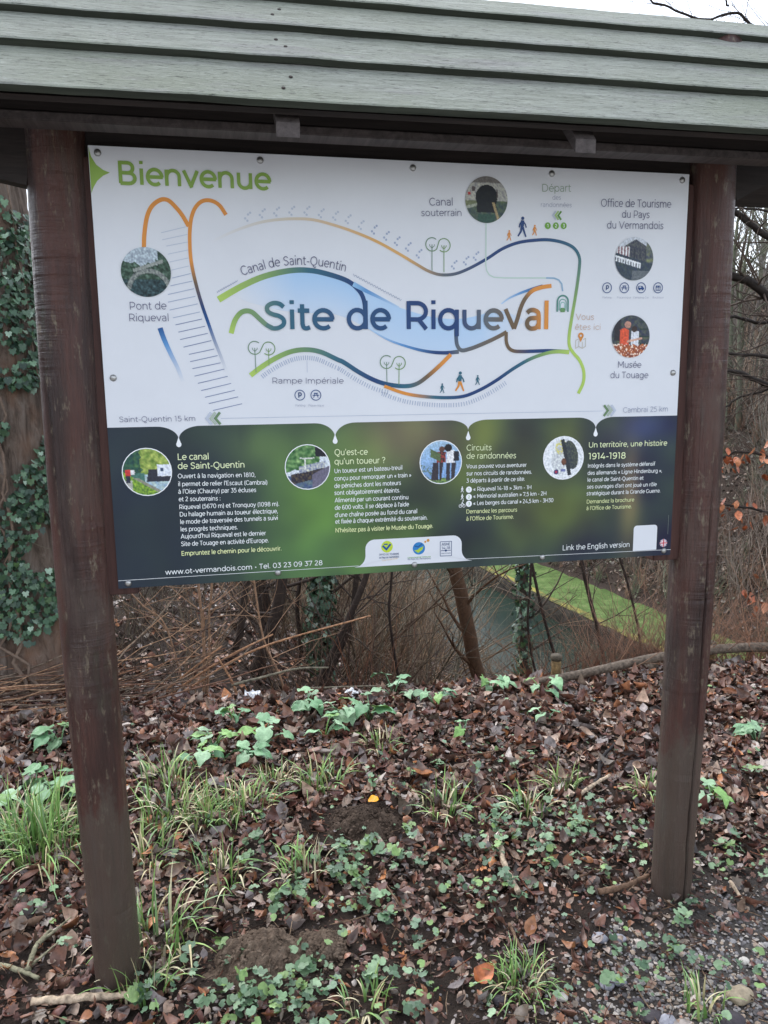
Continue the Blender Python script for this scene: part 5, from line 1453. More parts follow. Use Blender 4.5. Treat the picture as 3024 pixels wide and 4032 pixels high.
for ch in s_txt:
    adv = G[ch][0]
    m = (t + adv / 2) * sx
    p0 = np.array([np.interp(m, sl, base[:, 0]), np.interp(m, sl, base[:, 1])])
    p1 = np.array([np.interp(m + 3, sl, base[:, 0]), np.interp(m + 3, sl, base[:, 1])])
    d = (p1 - p0) / (np.hypot(*(p1 - p0)) + 1e-9)
    if np.hypot(*(p1 - p0)) < 1e-6:
        d = (base[-1] - base[-3]) / np.hypot(*(base[-1] - base[-3]))
    u = np.array((-d[1], d[0]))
    for st in G[ch][1]:
        ribbon(mb, np.array([p0 + d * (q[0] - adv / 2) * sx + u * q[1] * 21 for q in st]) / 1000, .0018, -0.0022, INK['ink'])
    t += adv + TRACK
sub(mb, 'place_caption')
# dome-headed fixing bolts
mbt = MB()
vs, fs = [], []
for j, (rr, yy) in enumerate(((.0082, 0), (.0080, -.0014), (.0064, -.0036), (.0036, -.0048))):
    vs += [(rr * math.cos(2 * math.pi * k / 14), yy, rr * math.sin(2 * math.pi * k / 14)) for k in range(14)]
for j in range(3):
    fs += [(j * 14 + k, j * 14 + (k + 1) % 14, (j + 1) * 14 + (k + 1) % 14, (j + 1) * 14 + k) for k in range(14)]
fs.append(tuple(42 + k for k in range(14)))
mbt.add(vs, fs)
bolt0 = None
for x, z in RIVETS:
    if bolt0 is None:
        bolt0 = mbt.build('bolt', M_STEEL, panel, loc=(x / 1000, -0.0003, z / 1000))
    else:
        b = bolt0.copy()
        b.location = (x / 1000, -0.0003, z / 1000)
        b.parent = panel
        COL.objects.link(b)

# ---------------------------------------------------------------- the land: platform, bank, canal cutting
WATER_Z = -12.0


def smooth(a, b, t):
    t = min(1.0, max(0.0, (t - a) / (b - a)))
    return t * t * (3 - 2 * t)


def across(x, y):
    """distance across the cutting, growing from this bank towards the far one"""
    return 0.99 * x + 0.144 * y


def height(x, y):
    s = across(x, y)
    if s < 14.9:
        b = -11.2 + (14.9 - s) * 0.71
        if b > -0.6:
            b = -0.6 + (b + 0.6) * 0.55
        b = min(b, 7 + 0.02 * (b - 7))
    elif s < 15.5:
        b = -11.2 - (s - 14.9) / 0.6 * 2.3
    elif s < 23.0:
        b = -13.5
    elif s < 23.5:
        b = -13.5 + (s - 23.0) / 0.5 * 2.35
    elif s < 27.3:
        b = -11.15 + 0.03 * (s - 23.5)
    else:
        b = -11.04 + (s - 27.3) * 0.80
        if b > 8:
            b = 8 + (b - 8) * 0.12
    n = noise.noise(Vector((x * 0.25, y * 0.25, 0.3)))
    if s < 13 or s > 28:
        b += 0.35 * n * min(1, abs(s - 13) / 4 if s < 13 else (s - 28) / 4)
    t = max(smooth(1.60, 3.3, y + 0.12 * noise.noise(Vector((x * 1.3, 0.2, 5)))), smooth(3.6, 7.5, s), smooth(-4.5, -9, s))
    flat = -0.022 + 0.018 * noise.noise(Vector((x * 1.7, y * 1.7, 2.0))) + 0.010 * noise.noise(Vector((x * 5.3, y * 5.3, 4.0)))
    flat += 0.02 * smooth(0.9, 1.6, y) - 0.02 * smooth(-0.3, -1.2, y)
    if abs(x) < 6 and y > -6:
        flat += 0.004 * noise.noise(Vector((x * 21, y * 21, 6.0)))
    return flat * (1 - t) + b * t


def spaced(stops):
    out = []
    for (a, b, st) in stops:
        n = max(1, int(round((b - a) / st)))
        out += [a + (b - a) * i / n for i in range(n)]
    return out + [stops[-1][1]]


gx = spaced([(-140, -40, 12), (-40, -12, 3), (-12, -3.2, 0.6), (-3.2, 3.6, 0.05), (3.6, 12, 0.5), (12, 30, 0.45), (30, 60, 2.5), (60, 260, 16)])
gy = spaced([(-80, -20, 10), (-20, -3, 1.7), (-3, -0.9, 0.15), (-0.9, 2.4, 0.045), (2.4, 6, 0.2), (6, 16, 0.6), (16, 80, 1.8), (80, 300, 14)])
vs = [(x, y, height(x, y)) for y in gy for x in gx]
nx = len(gx)
fs = [(j * nx + i, j * nx + i + 1, (j + 1) * nx + i + 1, (j + 1) * nx + i) for j in range(len(gy) - 1) for i in range(nx - 1)]
mb = MB()
mb.add(vs, fs)
g = mb.build('ground', M_GROUND)
g['kind'] = 'structure'


def canal_pt(s, t):
    """point at distance s across and t along the cutting"""
    return 0.99 * s - 0.144 * t, 0.144 * s + 0.99 * t


def strip(name, s0, s1, z, mat, t0=-40, t1=220, ns=6, nt=90, jag=0.0, kind='structure'):
    mb = MB()
    vs, fs = [], []
    for j in range(nt + 1):
        t = t0 + (t1 - t0) * j / nt
        for i in range(ns + 1):
            s = s0 + (s1 - s0) * i / ns
            if i in (0, ns):
                s += jag * noise.noise(Vector((t * 0.9, i, 3)))
            x, y = canal_pt(s, t)
            vs.append((x, y, z(s, t)))
    for j in range(nt):
        for i in range(ns):
            a = j * (ns + 1) + i
            fs.append((a, a + 1, a + ns + 2, a + ns + 1))
    mb.add(vs, fs)
    o = mb.build(name, mat)
    o['kind'] = kind
    return o


strip('canal_water', 15.0, 23.45, lambda s, t: WATER_Z, M_WATER)
M_GRASS = m_noise('towpath_turf', [(0.28, (0.055, 0.075, 0.030)), (0.44, (0.085, 0.135, 0.042)), (0.58, (0.120, 0.185, 0.058)), (0.75, (0.185, 0.200, 0.095))], 1.6, 0.95, 0.1, 0.08)
M_MOSS = m_noise('mossy_kerb', [(0.36, (0.07, 0.10, 0.035)), (0.48, (0.16, 0.15, 0.045)), (0.58, (0.30, 0.26, 0.06)), (0.72, (0.33, 0.29, 0.10))], 1.3, 0.9, 0.2, 0.02)
M_WALL = m_noise('dark_bank_stones', [(0.3, (0.016, 0.015, 0.012)), (0.5, (0.042, 0.037, 0.029)), (0.7, (0.085, 0.074, 0.056))], 3.0, 0.9, 0.2, 0.04)
strip('towpath', 23.65, 27.6, lambda s, t: -11.05 + 0.03 * (s - 23.5) + 0.05 * noise.noise(Vector((s, t * .5, 1))), M_GRASS, ns=10, nt=220, jag=0.5)
strip('canal_kerb', 23.22, 23.80, lambda s, t: -11.03 + 0.05 * noise.noise(Vector((s * 3, t * .8, 9))), M_MOSS, ns=3, nt=220, jag=0.16)
# stone edge between the water and the towpath
mb = MB()
vs, fs = [], []
nt = 200
for j in range(nt + 1):
    t = -40 + 260 * j / nt
    for i, (s, z) in enumerate(((22.95, -13.0), (23.0, -12.3), (23.06, -11.7), (23.14, -11.25), (23.28, -11.02), (23.6, -11.10))):
        x, y = canal_pt(s + 0.10 * noise.noise(Vector((t * .7, i * 1.3, 0))), t)
        vs.append((x, y, z + 0.05 * noise.noise(Vector((t * .9, i * 2.1, 4)))))
for j in range(nt):
    for i in range(5):
        a = j * 6 + i
        fs.append((a, a + 1, a + 7, a + 6))
mb.add(vs, fs)
tag(mb.build('canal_wall', M_WALL), 'dark stone canal edge below the bright green towpath', 'canal wall')

# pale gravel track under the viewer, unseen, added to bounce light onto panel and roof
M_TRACK = m_noise('bounce_gravel_track', [(0.3, (0.20, 0.19, 0.18)), (0.5, (0.34, 0.33, 0.31)), (0.7, (0.46, 0.45, 0.43))], 40, 0.9, 0.2, 0.01)
mb = MB()
vs, fs = [], []
ty = spaced([(-14, -1.4, .6), (-1.4, -.85, .1)])
tx = spaced([(-14, 14, .35)])
for y in ty:
    for x in tx:
        yy = y + (.10 * noise.noise(Vector((x * 1.5, 0, 3))) if y > -1 else 0)
        vs.append((x, yy, height(x, yy) + .012 - .02 * smooth(-1.0, -.85, y)))
for j in range(len(ty) - 1):
    for i in range(len(tx) - 1):
        a = j * len(tx) + i
        fs.append((a, a + 1, a + len(tx) + 1, a + len(tx)))
mb.add(vs, fs)
mb.build('bounce_gravel_track', M_TRACK)['kind'] = 'structure'

# ---------------------------------------------------------------- leaf shapes shared by the litter and plants


def leaf_template(L=1.0, W=0.55, curl=0.25, fold=0.18, n=5, point=1.0, waves=0.0):
    """leaf along +x from 0 to L: midrib plus two margins, curled up at the tip and folded along the rib"""
    v, f = [], []
    for i in range(n + 1):
        t = i / n
        w = W * math.sin(math.pi * min(1, t ** 0.8 * 0.96 + 0.02)) ** point * 0.5
        z = curl * (t - 0.4) ** 2 * 1.6
        wv = waves * math.sin(t * 9)
        v += [(t * L, 0, z), (t * L, w, z + fold * w * 2 + wv), (t * L, -w, z + fold * w * 2 - wv)]
    for i in range(n):
        a = 3 * i
        f += [(a, a + 3, a + 4, a + 1), (a, a + 2, a + 5, a + 3)]
    v = np.array(v)
    v[:, 0] -= L / 2
    return v, f


def lobed_template(lobes, rib=0.06):
    """flat lobed leaf from polar outline [(deg, radius)] around the stalk point"""
    v = [(0, 0, 0)]
    for a, r in lobes:
        v.append((r * math.cos(R(a)), r * math.sin(R(a)), rib * r * (1 if len(v) % 2 else -0.6)))
    f = [(0, i, i + 1) for i in range(1, len(v) - 1)] + [(0, len(v) - 1, 1)]
    return np.array(v), f


MAPLE = lobed_template([(0, 1.0), (14, .62), (28, .70), (45, .86), (58, .50), (80, .62), (100, .40), (140, .42), (180, .14), (220, .42), (260, .40), (280, .62), (302, .50), (315, .86), (332, .70), (346, .62)], 0.16)
IVYL = lobed_template([(0, 1.0), (22, .62), (42, .80), (62, .52), (95, .66), (140, .50), (180, .12), (220, .50), (265, .66), (298, .52), (318, .80), (338, .62)], 0.10)
ROUND = lobed_template([(a, .96 + .06 * math.cos(R(a * 5))) for a in range(20, 341, 32)] + [(180, .35)] if False else [(a, (.35 if a == 180 else 1.0 + .07 * math.cos(R(a * 4)))) for a in range(0, 360, 30)], 0.12)
LITTER_T = [leaf_template(1, .62, .35, .25, 4), leaf_template(1, .50, .9, .55, 4), leaf_template(1, .75, -.35, .12, 4, 1, .03), leaf_template(1, .34, .6, .9, 4), leaf_template(.8, .7, 1.3, .3, 4)]
LITTER_C = np.array([lin(c) for c in ((84, 62, 52), (108, 76, 62), (126, 92, 76), (94, 62, 54), (142, 118, 100), (162, 142, 126), (122, 112, 108), (138, 92, 64), (172, 116, 76), (62, 50, 44), (104, 92, 80), (176, 164, 154))])
LITTER_P = np.array([.14, .16, .12, .13, .08, .06, .08, .05, .018, .09, .06, .025])
LITTER_P /= LITTER_P.sum()


def litter(mb, xy, size, tilt=0.45, lift=0.02, colours=LITTER_C, probs=LITTER_P, zfun=height):
    n = len(xy)
    which = rng.integers(0, len(LITTER_T) + 1, n)
    z = np.array([zfun(a, b) for a, b in xy])
    T = np.column_stack([xy, z + rng.uniform(0.0, lift, n)])
    M = eulers(rng.normal(0, tilt, n) + (rng.random(n) < .45) * math.pi, rng.normal(0, tilt, n), rng.uniform(0, 2 * math.pi, n), size)
    c = colours[rng.choice(len(colours), n, p=probs)] * rng.uniform(.8, 1.65, (n, 1))
    for k in range(len(LITTER_T) + 1):
        m = which == k
        if k == len(LITTER_T):
            mb.many(MAPLE[0] * .62, MAPLE[1], M[m], T[m], c[m])
        else:
            mb.many(LITTER_T[k][0], LITTER_T[k][1], M[m], T[m], c[m])


# litter of the slope beyond the crest and of the cutting sides
n = 26000
xy = np.column_stack([rng.uniform(-8, 4.5, n), 2.2 + 13 * rng.random(n) ** 1.4])
mb = MB()
litter(mb, xy, rng.uniform(.04, .085, n), .5, .03)
o = mb.build('hillside_leaf_litter', M_LEAF)
tag(o, 'dead brown leaves carpeting the slope behind the board', 'leaf litter', kind='stuff')
FAR_C = np.array([lin(c) for c in ((124, 112, 102), (108, 100, 90), (138, 118, 104), (104, 106, 88), (148, 132, 118), (92, 86, 80))])  # lightened: distance haze put into these leaf colours
n = 26000
s_, t_ = rng.uniform(27.6, 56, n), rng.uniform(0, 75, n)
xy = np.column_stack(canal_pt(s_, t_))
mb = MB()
litter(mb, xy, rng.uniform(.16, .40, n), .6, .08, FAR_C, np.full(6, 1 / 6))
o = mb.build('far_slope_leaf_litter', M_LEAF)
tag(o, 'brown leaf cover on the far side of the cutting', 'leaf litter', kind='stuff')

# ---------------------------------------------------------------- brushwood: fine bare shrubs


def grow(mb, p, d, ln, r, level, rs, col, bend=0.25, kids=(3, 5), up=0.15, shrink=0.55, segs=5, sides=4):
    pts, rad = [np.array(p)], [r]
    d = np.array(d, float)
    for i in range(segs):
        d = d + rs.normal(0, bend, 3) * .5 + np.array((0, 0, up)) * .3
        d /= np.linalg.norm(d)
        pts.append(pts[-1] + d * ln / segs)
        rad.append(r * (1 - .72 * (i + 1) / segs))
    tube(mb, pts, rad, sides if level > 0 else 3, col * rs.uniform(.8, 1.2), cap=False)
    if level > 0:
        for _ in range(rs.integers(kids[0], kids[1] + 1)):
            i = rs.integers(1, segs + 1)
            dd = (pts[i] - pts[i - 1]) / np.linalg.norm(pts[i] - pts[i - 1]) + rs.normal(0, .62, 3)
            dd /= np.linalg.norm(dd)
            grow(mb, pts[i], dd, ln * shrink * rs.uniform(.6, 1.2), rad[i] * .62, level - 1, rs, col, bend * 1.1, kids, up, shrink, max(3, segs - 1), sides)


def template(build):
    mb = MB()
    build(mb)
    v = np.concatenate(mb.v)
    l = np.concatenate(mb.l)
    n = np.concatenate(mb.n)
    f, i = [], 0
    for k in n:
        f.append(l[i:i + k])
        i += k
    c = np.concatenate(mb.c)
    return v, f, c.mean(1) / c.mean()


def shrub_builder(seed, stems, h, r):
    rs = np.random.default_rng(seed)

    def b(mb):
        for _ in range(stems):
            a = rs.uniform(0, 2 * math.pi)
            lean = rs.uniform(.05, .65)
            grow(mb, (rs.normal(0, .08), rs.normal(0, .08), -.05), (math.cos(a) * lean, math.sin(a) * lean, 1), h * rs.uniform(.6, 1.1), r * rs.uniform(.6, 1.2), 1, rs, np.array((1., 1, 1)), .28, (2, 5), .1, .5, 5, 3)
    return template(b)


SHRUBS = [shrub_builder(11, 9, 1.5, .007), shrub_builder(12, 13, 1.2, .006), shrub_builder(13, 7, 1.8, .008), shrub_builder(14, 11, 1.0, .005)]
THICK = [shrub_builder(21, 8, 1.5, .018), shrub_builder(22, 12, 1.2, .015), shrub_builder(23, 7, 1.8, .020), shrub_builder(24, 10, 1.0, .014)]
BRUSH_C = np.array([lin(c) for c in ((112, 100, 84), (92, 78, 66), (126, 104, 82), (84, 66, 56), (120, 84, 64), (104, 98, 84), (74, 62, 54))])


def brush(name, lab, xs_, ys_, size, cols=BRUSH_C, kinds=SHRUBS):
    n = len(xs_)
    T = np.column_stack([xs_, ys_, [height(a, b) - .03 for a, b in zip(xs_, ys_)]])
    which = rng.integers(0, 4, n)
    M = eulers(rng.normal(0, .15, n), rng.normal(0, .15, n), rng.uniform(0, 6.28, n), size)
    c = cols[rng.integers(0, len(cols), n)] * rng.uniform(.75, 1.25, (n, 1))
    mb = MB()
    for k in range(4):
        m = which == k
        mb.many(kinds[k][0], kinds[k][1], M[m], T[m], c[m], kinds[k][2])
    return tag(mb.build(name, M_TWIG), lab, 'brush', kind='stuff')


n = 110                                                     # on this bank, just past the crest and further down
X_, Y_ = rng.uniform(-3.2, 2.0, n), 2.8 + rng.random(n) ** 1.3 * 8
keep = (across(X_, Y_) < 12)
brush('undergrowth', 'tangled grey-brown twigs of the undergrowth below the crest', X_[keep], Y_[keep], rng.uniform(.5, 1.1, keep.sum()))
n = 110
t_, s_ = rng.uniform(9, 60, n), rng.uniform(6.0, 14.6, n) 
m = 170                                                     # thicket standing between the board and the water
az, dist = np.radians(rng.uniform(4.5, 15.8, m)), rng.uniform(7.5, 30, m)
X_, Y_ = canal_pt(s_, t_)
X_, Y_ = np.concatenate([X_, -.49 + dist * np.sin(az)]), np.concatenate([Y_, -1.94 + dist * np.cos(az)])
n += m
brush('bank_brushwood', 'dense pale brushwood on the near bank of the canal', X_, Y_, rng.uniform(1.2, 2.2, n), BRUSH_C[[0, 2, 5, 1]] * 1.5)
n = 170                                                     # low reddish brush along the crest on the right
X_, Y_ = rng.uniform(1.0, 5.2, n), rng.uniform(1.85, 4.0, n)
brush('crest_brushwood', 'reddish-brown brush behind the low rail', X_, Y_, np.clip(.30 + .28 * (Y_ - 1.85) * np.clip(X_ / 2.6, .4, 1.2), .3, .95) * rng.uniform(.8, 1.25, n), np.array([lin(c) for c in ((132, 88, 64), (118, 84, 66), (150, 108, 80), (98, 74, 62))]))
n = 210                                                     # brush right behind the rail
X_, Y_ = rng.uniform(1.5, 4.6, n), rng.uniform(1.80, 2.15, n)
brush('rail_brushwood', 'thin russet twigs growing up right behind the low rail', X_, Y_, rng.uniform(.20, .50, n) * np.clip(.5 + .25 * X_, .6, 1.3), np.array([lin(c) for c in ((142, 104, 82), (124, 96, 80), (156, 122, 98), (112, 96, 84))]))
n = 800
s_, t_ = rng.uniform(28.2, 60, n), rng.uniform(0, 80, n)
X_, Y_ = canal_pt(s_, t_)
brush('far_undergrowth', 'brown brush covering the far slope of the cutting', X_, Y_, rng.uniform(1.8, 4.0, n), np.array([lin(c) for c in ((146, 132, 120), (134, 120, 110), (158, 136, 118), (134, 130, 118), (126, 120, 110), (120, 124, 106))]), THICK)  # twig colours paled to carry the haze of distance

n = 900
s_, t_ = rng.uniform(27.4, 42, n), rng.uniform(12, 62, n)
X_, Y_ = canal_pt(s_, t_)
brush('slope_brambles', 'low reddish-brown brambles on the slope above the towpath', X_, Y_, rng.uniform(.7, 1.7, n), np.array([lin(c) for c in ((146, 112, 98), (128, 106, 94), (160, 128, 108), (116, 110, 92), (110, 116, 92))]), THICK)

# ---------------------------------------------------------------- bare woodland trees of the far slope (nine kinds of shape, copied)


def bare_tree(seed, h, r):
    rs = np.random.default_rng(seed)
    tr, cr_ = MB(), MB()
    pts = [np.array((0., 0, -.3))]
    d = np.array((rs.normal(0, .05), rs.normal(0, .05), 1.))
    n = 9
    rad = [r * 1.15]
    for i in range(n):
        d = d + np.append(rs.normal(0, .07, 2), .02)
        d /= np.linalg.norm(d)
        pts.append(pts[-1] + d * h / n)
        rad.append(r * (1 - .8 * (i + 1) / n))
    tube(tr, pts, rad, 7, (1, 1, 1), cap=False)
    for i in range(3, n + 1):
        for _ in range(rs.integers(2, 4)):
            a = rs.uniform(0, 6.28)
            dd = np.array((math.cos(a), math.sin(a), rs.uniform(.5, 1.3)))
            dd /= np.linalg.norm(dd)
            grow(cr_, pts[i], dd, h * .30 * rs.uniform(.6, 1.2) * (1.15 - .5 * i / n), rad[i] * .5, 2, rs, np.array((1., 1, 1)), .22, (2, 4), .25, .55, 5, 3)
    return tr, cr_


def m_trunk(name, ca, cb):
    m = Mat(name, 0.85, 0.2)
    m.base(m.ramp(m.noise(m.coords((6, 6, 1.2)), 1.5, 5, .7), [(.3, ca), (.7, cb)]))
    return m.m


M_TRUNKS = [m_trunk('grey_bark', (.13, .12, .11), (.30, .28, .255)), m_trunk('brown_bark', (.10, .085, .075), (.22, .185, .16)), m_trunk('mossy_bark', (.085, .092, .065), (.19, .195, .135))]  # bark lightened, haze over the far wood put into the colour
WOOD = []
for k in range(6):
    tr, cr_ = bare_tree(40 + k, (15, 13, 17, 12, 14, 16)[k], (.20, .16, .23, .13, .17, .2)[k])
    WOOD.append((tr.mesh('trunk'), cr_.mesh('crown')))
    for m in WOOD[-1]:
        m.materials.append(M_TRUNKS[k % 3])
rs = np.random.default_rng(5)
spots = []
for k in range(86):
    az = rs.uniform(27, 44) if k < 70 else rs.uniform(8, 24)
    dist = rs.uniform(52, 95)
    x, y = -.49 + dist * math.sin(R(az)), -1.94 + dist * math.cos(R(az))
    if across(x, y) > 31:
        spots.append((x, y))
for k, (x, y) in enumerate(spots):
    t = thing('bare_tree', 'bare leafless tree standing in the wood on the far slope', 'tree', (x, y, height(x, y)), 'trees of the far wood', rs.uniform(0, 6.28))
    t.scale = (1, 1, rs.uniform(.8, 1.25))
    q = WOOD[k % 6]
    for nm, me in (('trunk', q[0]), ('crown', q[1])):
        o = bpy.data.objects.new(nm, me)
        o.parent = t
        COL.objects.link(o)

# ---------------------------------------------------------------- ivy


def ivy_leaves(mb, axis, rad, n, size, rs, patch=0.0, a_range=None, zlo=0.0, zhi=1.0, thick=0.05):
    """ivy leaves round a stem given by its axis points; patch > 0 leaves bark bare where the noise is low"""
    axis = np.asarray(axis, float)
    T, N = [], []
    tries = 0
    while len(T) < n and tries < n * 8:
        tries += 1
        t = zlo + (zhi - zlo) * rs.random()
        i = min(int(t * (len(axis) - 1)), len(axis) - 2)
        f = t * (len(axis) - 1) - i
        p = axis[i] * (1 - f) + axis[i + 1] * f
        r = rad[i] * (1 - f) + rad[i + 1] * f
        a = rs.uniform(*(a_range or (0, 6.28)))
        nn = np.array((math.cos(a), math.sin(a), 0))
        q = p + nn * r
        if patch and noise.noise(Vector(q * 2.6)) + .45 * noise.noise(Vector(q * 7)) < patch:
            continue
        T.append(q + nn * abs(rs.normal(0, thick)))
        N.append(a)
    n = len(T)
    N = np.array(N)
    M0 = eulers(rs.normal(0, .35, n), np.full(n, R(68)) + rs.normal(0, .35, n), N + rs.normal(0, .3, n), size * rs.uniform(.6, 1.25, n))
    c = np.array([lin(q) for q in ((60, 88, 64), (76, 106, 78), (44, 68, 52), (98, 128, 98), (138, 160, 138), (86, 116, 72))])[rs.choice(6, n, p=[.3, .26, .22, .12, .05, .05])] * rs.uniform(.75, 1.3, (n, 1))
    mb.many(IVYL[0] * .6, IVYL[1], M0, np.array(T), c)


def down_to_ground(pts):
    p = np.array(pts, float)
    d = p[0] - p[1]
    d /= np.linalg.norm(d)
    if d[2] > -.3:
        d = np.array((0, 0, -1.))
    q = p[0].copy()
    ext = []
    for _ in range(60):
        if q[2] < height(q[0], q[1]) - .08:
            break
        q = q + d * .12
        ext.append(q.copy())
    up_ = p[-1] - p[-2]
    up_ /= np.linalg.norm(up_)
    top = [p[-1] + (up_ * .8 + np.array((0, 0, .3))) * k for k in (.9, 1.9, 3.0)]
    return np.array(ext[::-1] + list(p) + top)


STEM_LABELS = {
    0: 'ivy-wrapped tree under the left half of the panel', 1: 'ivy-wrapped tree in front of the canal water', 2: 'leaning brown bare trunk left of the canal water',
    3: 'thick dark stem below the panel, nearest the pale canes', 4: 'dark upright stem behind the thick leaning one', 5: 'thin dark stem rising left of the thick stems', 6: 'dark stem leaning right past the ivy-wrapped tree',
    7: 'slim dark stem slanting right of the ivy-wrapped tree', 8: 'slim stem just left of the ivy-wrapped tree', 9: 'dark slanting sapling in front of the green towpath', 10: 'thin sapling between the ivied tree and the towpath', 11: 'very thin sapling right beside the ivied tree at the canal',
    12: 'thin sapling beside the right post over the towpath', 13: 'thin sapling amid the pale brushwood at the centre', 14: 'pale upright sapling rising from the cane heap', 15: 'second pale sapling close beside the upright one', 16: 'pale thin sapling arching left towards the left post', 17: 'thin sapling leaning over the cut canes'}
for k, (kind, r, pts) in enumerate(STEMS):
    p = spline(down_to_ground(pts), 4)
    n = len(p)
    rs = np.random.default_rng(200 + k)
    p = p + np.cumsum(rs.normal(0, r * .10, (n, 3)), 0) * .6
    rad = r * np.linspace(1.15, .7, n)
    base = p[0]
    nm = {'ivy': 'ivy_clad_tree', 'bare': 'leaning_tree', 'stem': 'bare_stem_tree', 'cane': 'sapling'}[kind]
    root = thing(nm, STEM_LABELS[k], 'sapling' if kind == 'cane' or r < .022 else 'tree', base)
    mb = MB()
    col = {'ivy': lin((86, 74, 64)), 'bare': lin((96, 72, 54)), 'stem': lin((60, 50, 44)), 'cane': lin((150, 120, 96))}[kind]
    tube(mb, p - base, rad, 9 if r > .03 else 6, col, rough=.05)
    mb.build('trunk', M_TWIG, root)
    cr_ = MB()
    for i in range(int(n * .30), n, 2 if r > .03 else 2):
        for _ in range(2 if kind == 'cane' else 1):
            a = rs.uniform(0, 6.28)
            dd = np.array((math.cos(a), math.sin(a) * .6, rs.uniform(.0, .9)))
            dd /= np.linalg.norm(dd)
            grow(cr_, p[i] - base, dd, (.42 if kind == 'cane' else rs.uniform(.5, 1.3)), rad[i] * (.45 if kind == 'cane' else .30), 1 if kind == 'cane' else 2, rs, np.array(col), .25, (2, 4), .12, .55, 5, 4)
    cr_.build('crown', M_TWIG, root)
    if kind == 'ivy':
        mb = MB()
        ivy_leaves(mb, p - base, rad * 1.05, int(480 * (p[-1][2] - base[2])), .080, rs, thick=.040)
        mb.build('ivy', M_IVY, root)

# --- the big ivy-grown trunk behind the left post
rs = np.random.default_rng(77)
bx, by = -1.60, 2.50
root = thing('ivy_clad_tree', 'massive old tree trunk with climbing ivy behind the left post', 'tree', (bx, by, height(bx, by)))
axis, rad = [], []
nz, na = 90, 72
vs, fs = [], []
for i in range(nz + 1):
    z = -.2 + 7.2 * i / nz
    r0 = .275 + .12 * math.exp(-max(0, z) / .25) - .012 * z
    cx, cy = -.03 * z + .03 * math.sin(z), .02 * z
    axis.append((cx, cy, z))
    rad.append(r0)
    for k in range(na):
        a = 2 * math.pi * k / na
        rr = r0 * (1 + .07 * noise.noise(Vector((math.cos(a) * 1.3, math.sin(a) * 1.3, z * .5))))
        rr += .045 * (abs(noise.noise(Vector((math.cos(a) * 5, math.sin(a) * 5, z * 1.1)))) - .2) + .012 * noise.noise(Vector((math.cos(a) * 11, math.sin(a) * 11, z * 3.2)))
        vs.append((cx + rr * math.cos(a), cy + rr * math.sin(a), z))
for i in range(nz):
    for k in range(na):
        a, b = i * na + k, i * na + (k + 1) % na
        fs.append((a, b, b + na, a + na))
mb = MB()
mb.add(vs, fs)
mb.build('trunk', M_BARK, root)
mb = MB()
ivy_leaves(mb, axis, rad, 9500, .046, rs, patch=-.10, a_range=(R(175), R(385)), zlo=.06, zhi=.72, thick=.045)
mb.build('ivy', M_IVY, root)
for k in range(8):
    mb = MB()
    a = R(rs.uniform(195, 345))
    pts = []
    top = rs.uniform(1.2, 4.5)
    for i in range(26):
        z = -.06 + top * i / 25
        a += rs.normal(0, .10)
        j = min(len(rad) - 1, int((z + .2) / 7.2 * nz))
        pts.append((axis[j][0] + (rad[j] + .022) * math.cos(a), axis[j][1] + (rad[j] + .022) * math.sin(a), z))
    tube(mb, pts, np.linspace(1, .5, 26) * rs.uniform(.005, .012), 6, lin((124, 106, 92)), rough=.15)
    mb.build('ivy_vine', M_TWIG, root)
cr_ = MB()
for z in np.linspace(4.2, 6.9, 9):
    a = rs.uniform(0, 6.28)
    dd = np.array((math.cos(a), math.sin(a), .7))
    grow(cr_, (axis[-1][0], axis[-1][1], z), dd / np.linalg.norm(dd), 2.6, .07, 2, rs, np.array(lin((110, 96, 84))), .2, (3, 4), .2, .55, 6, 5)
cr_.build('crown', M_TWIG, root)

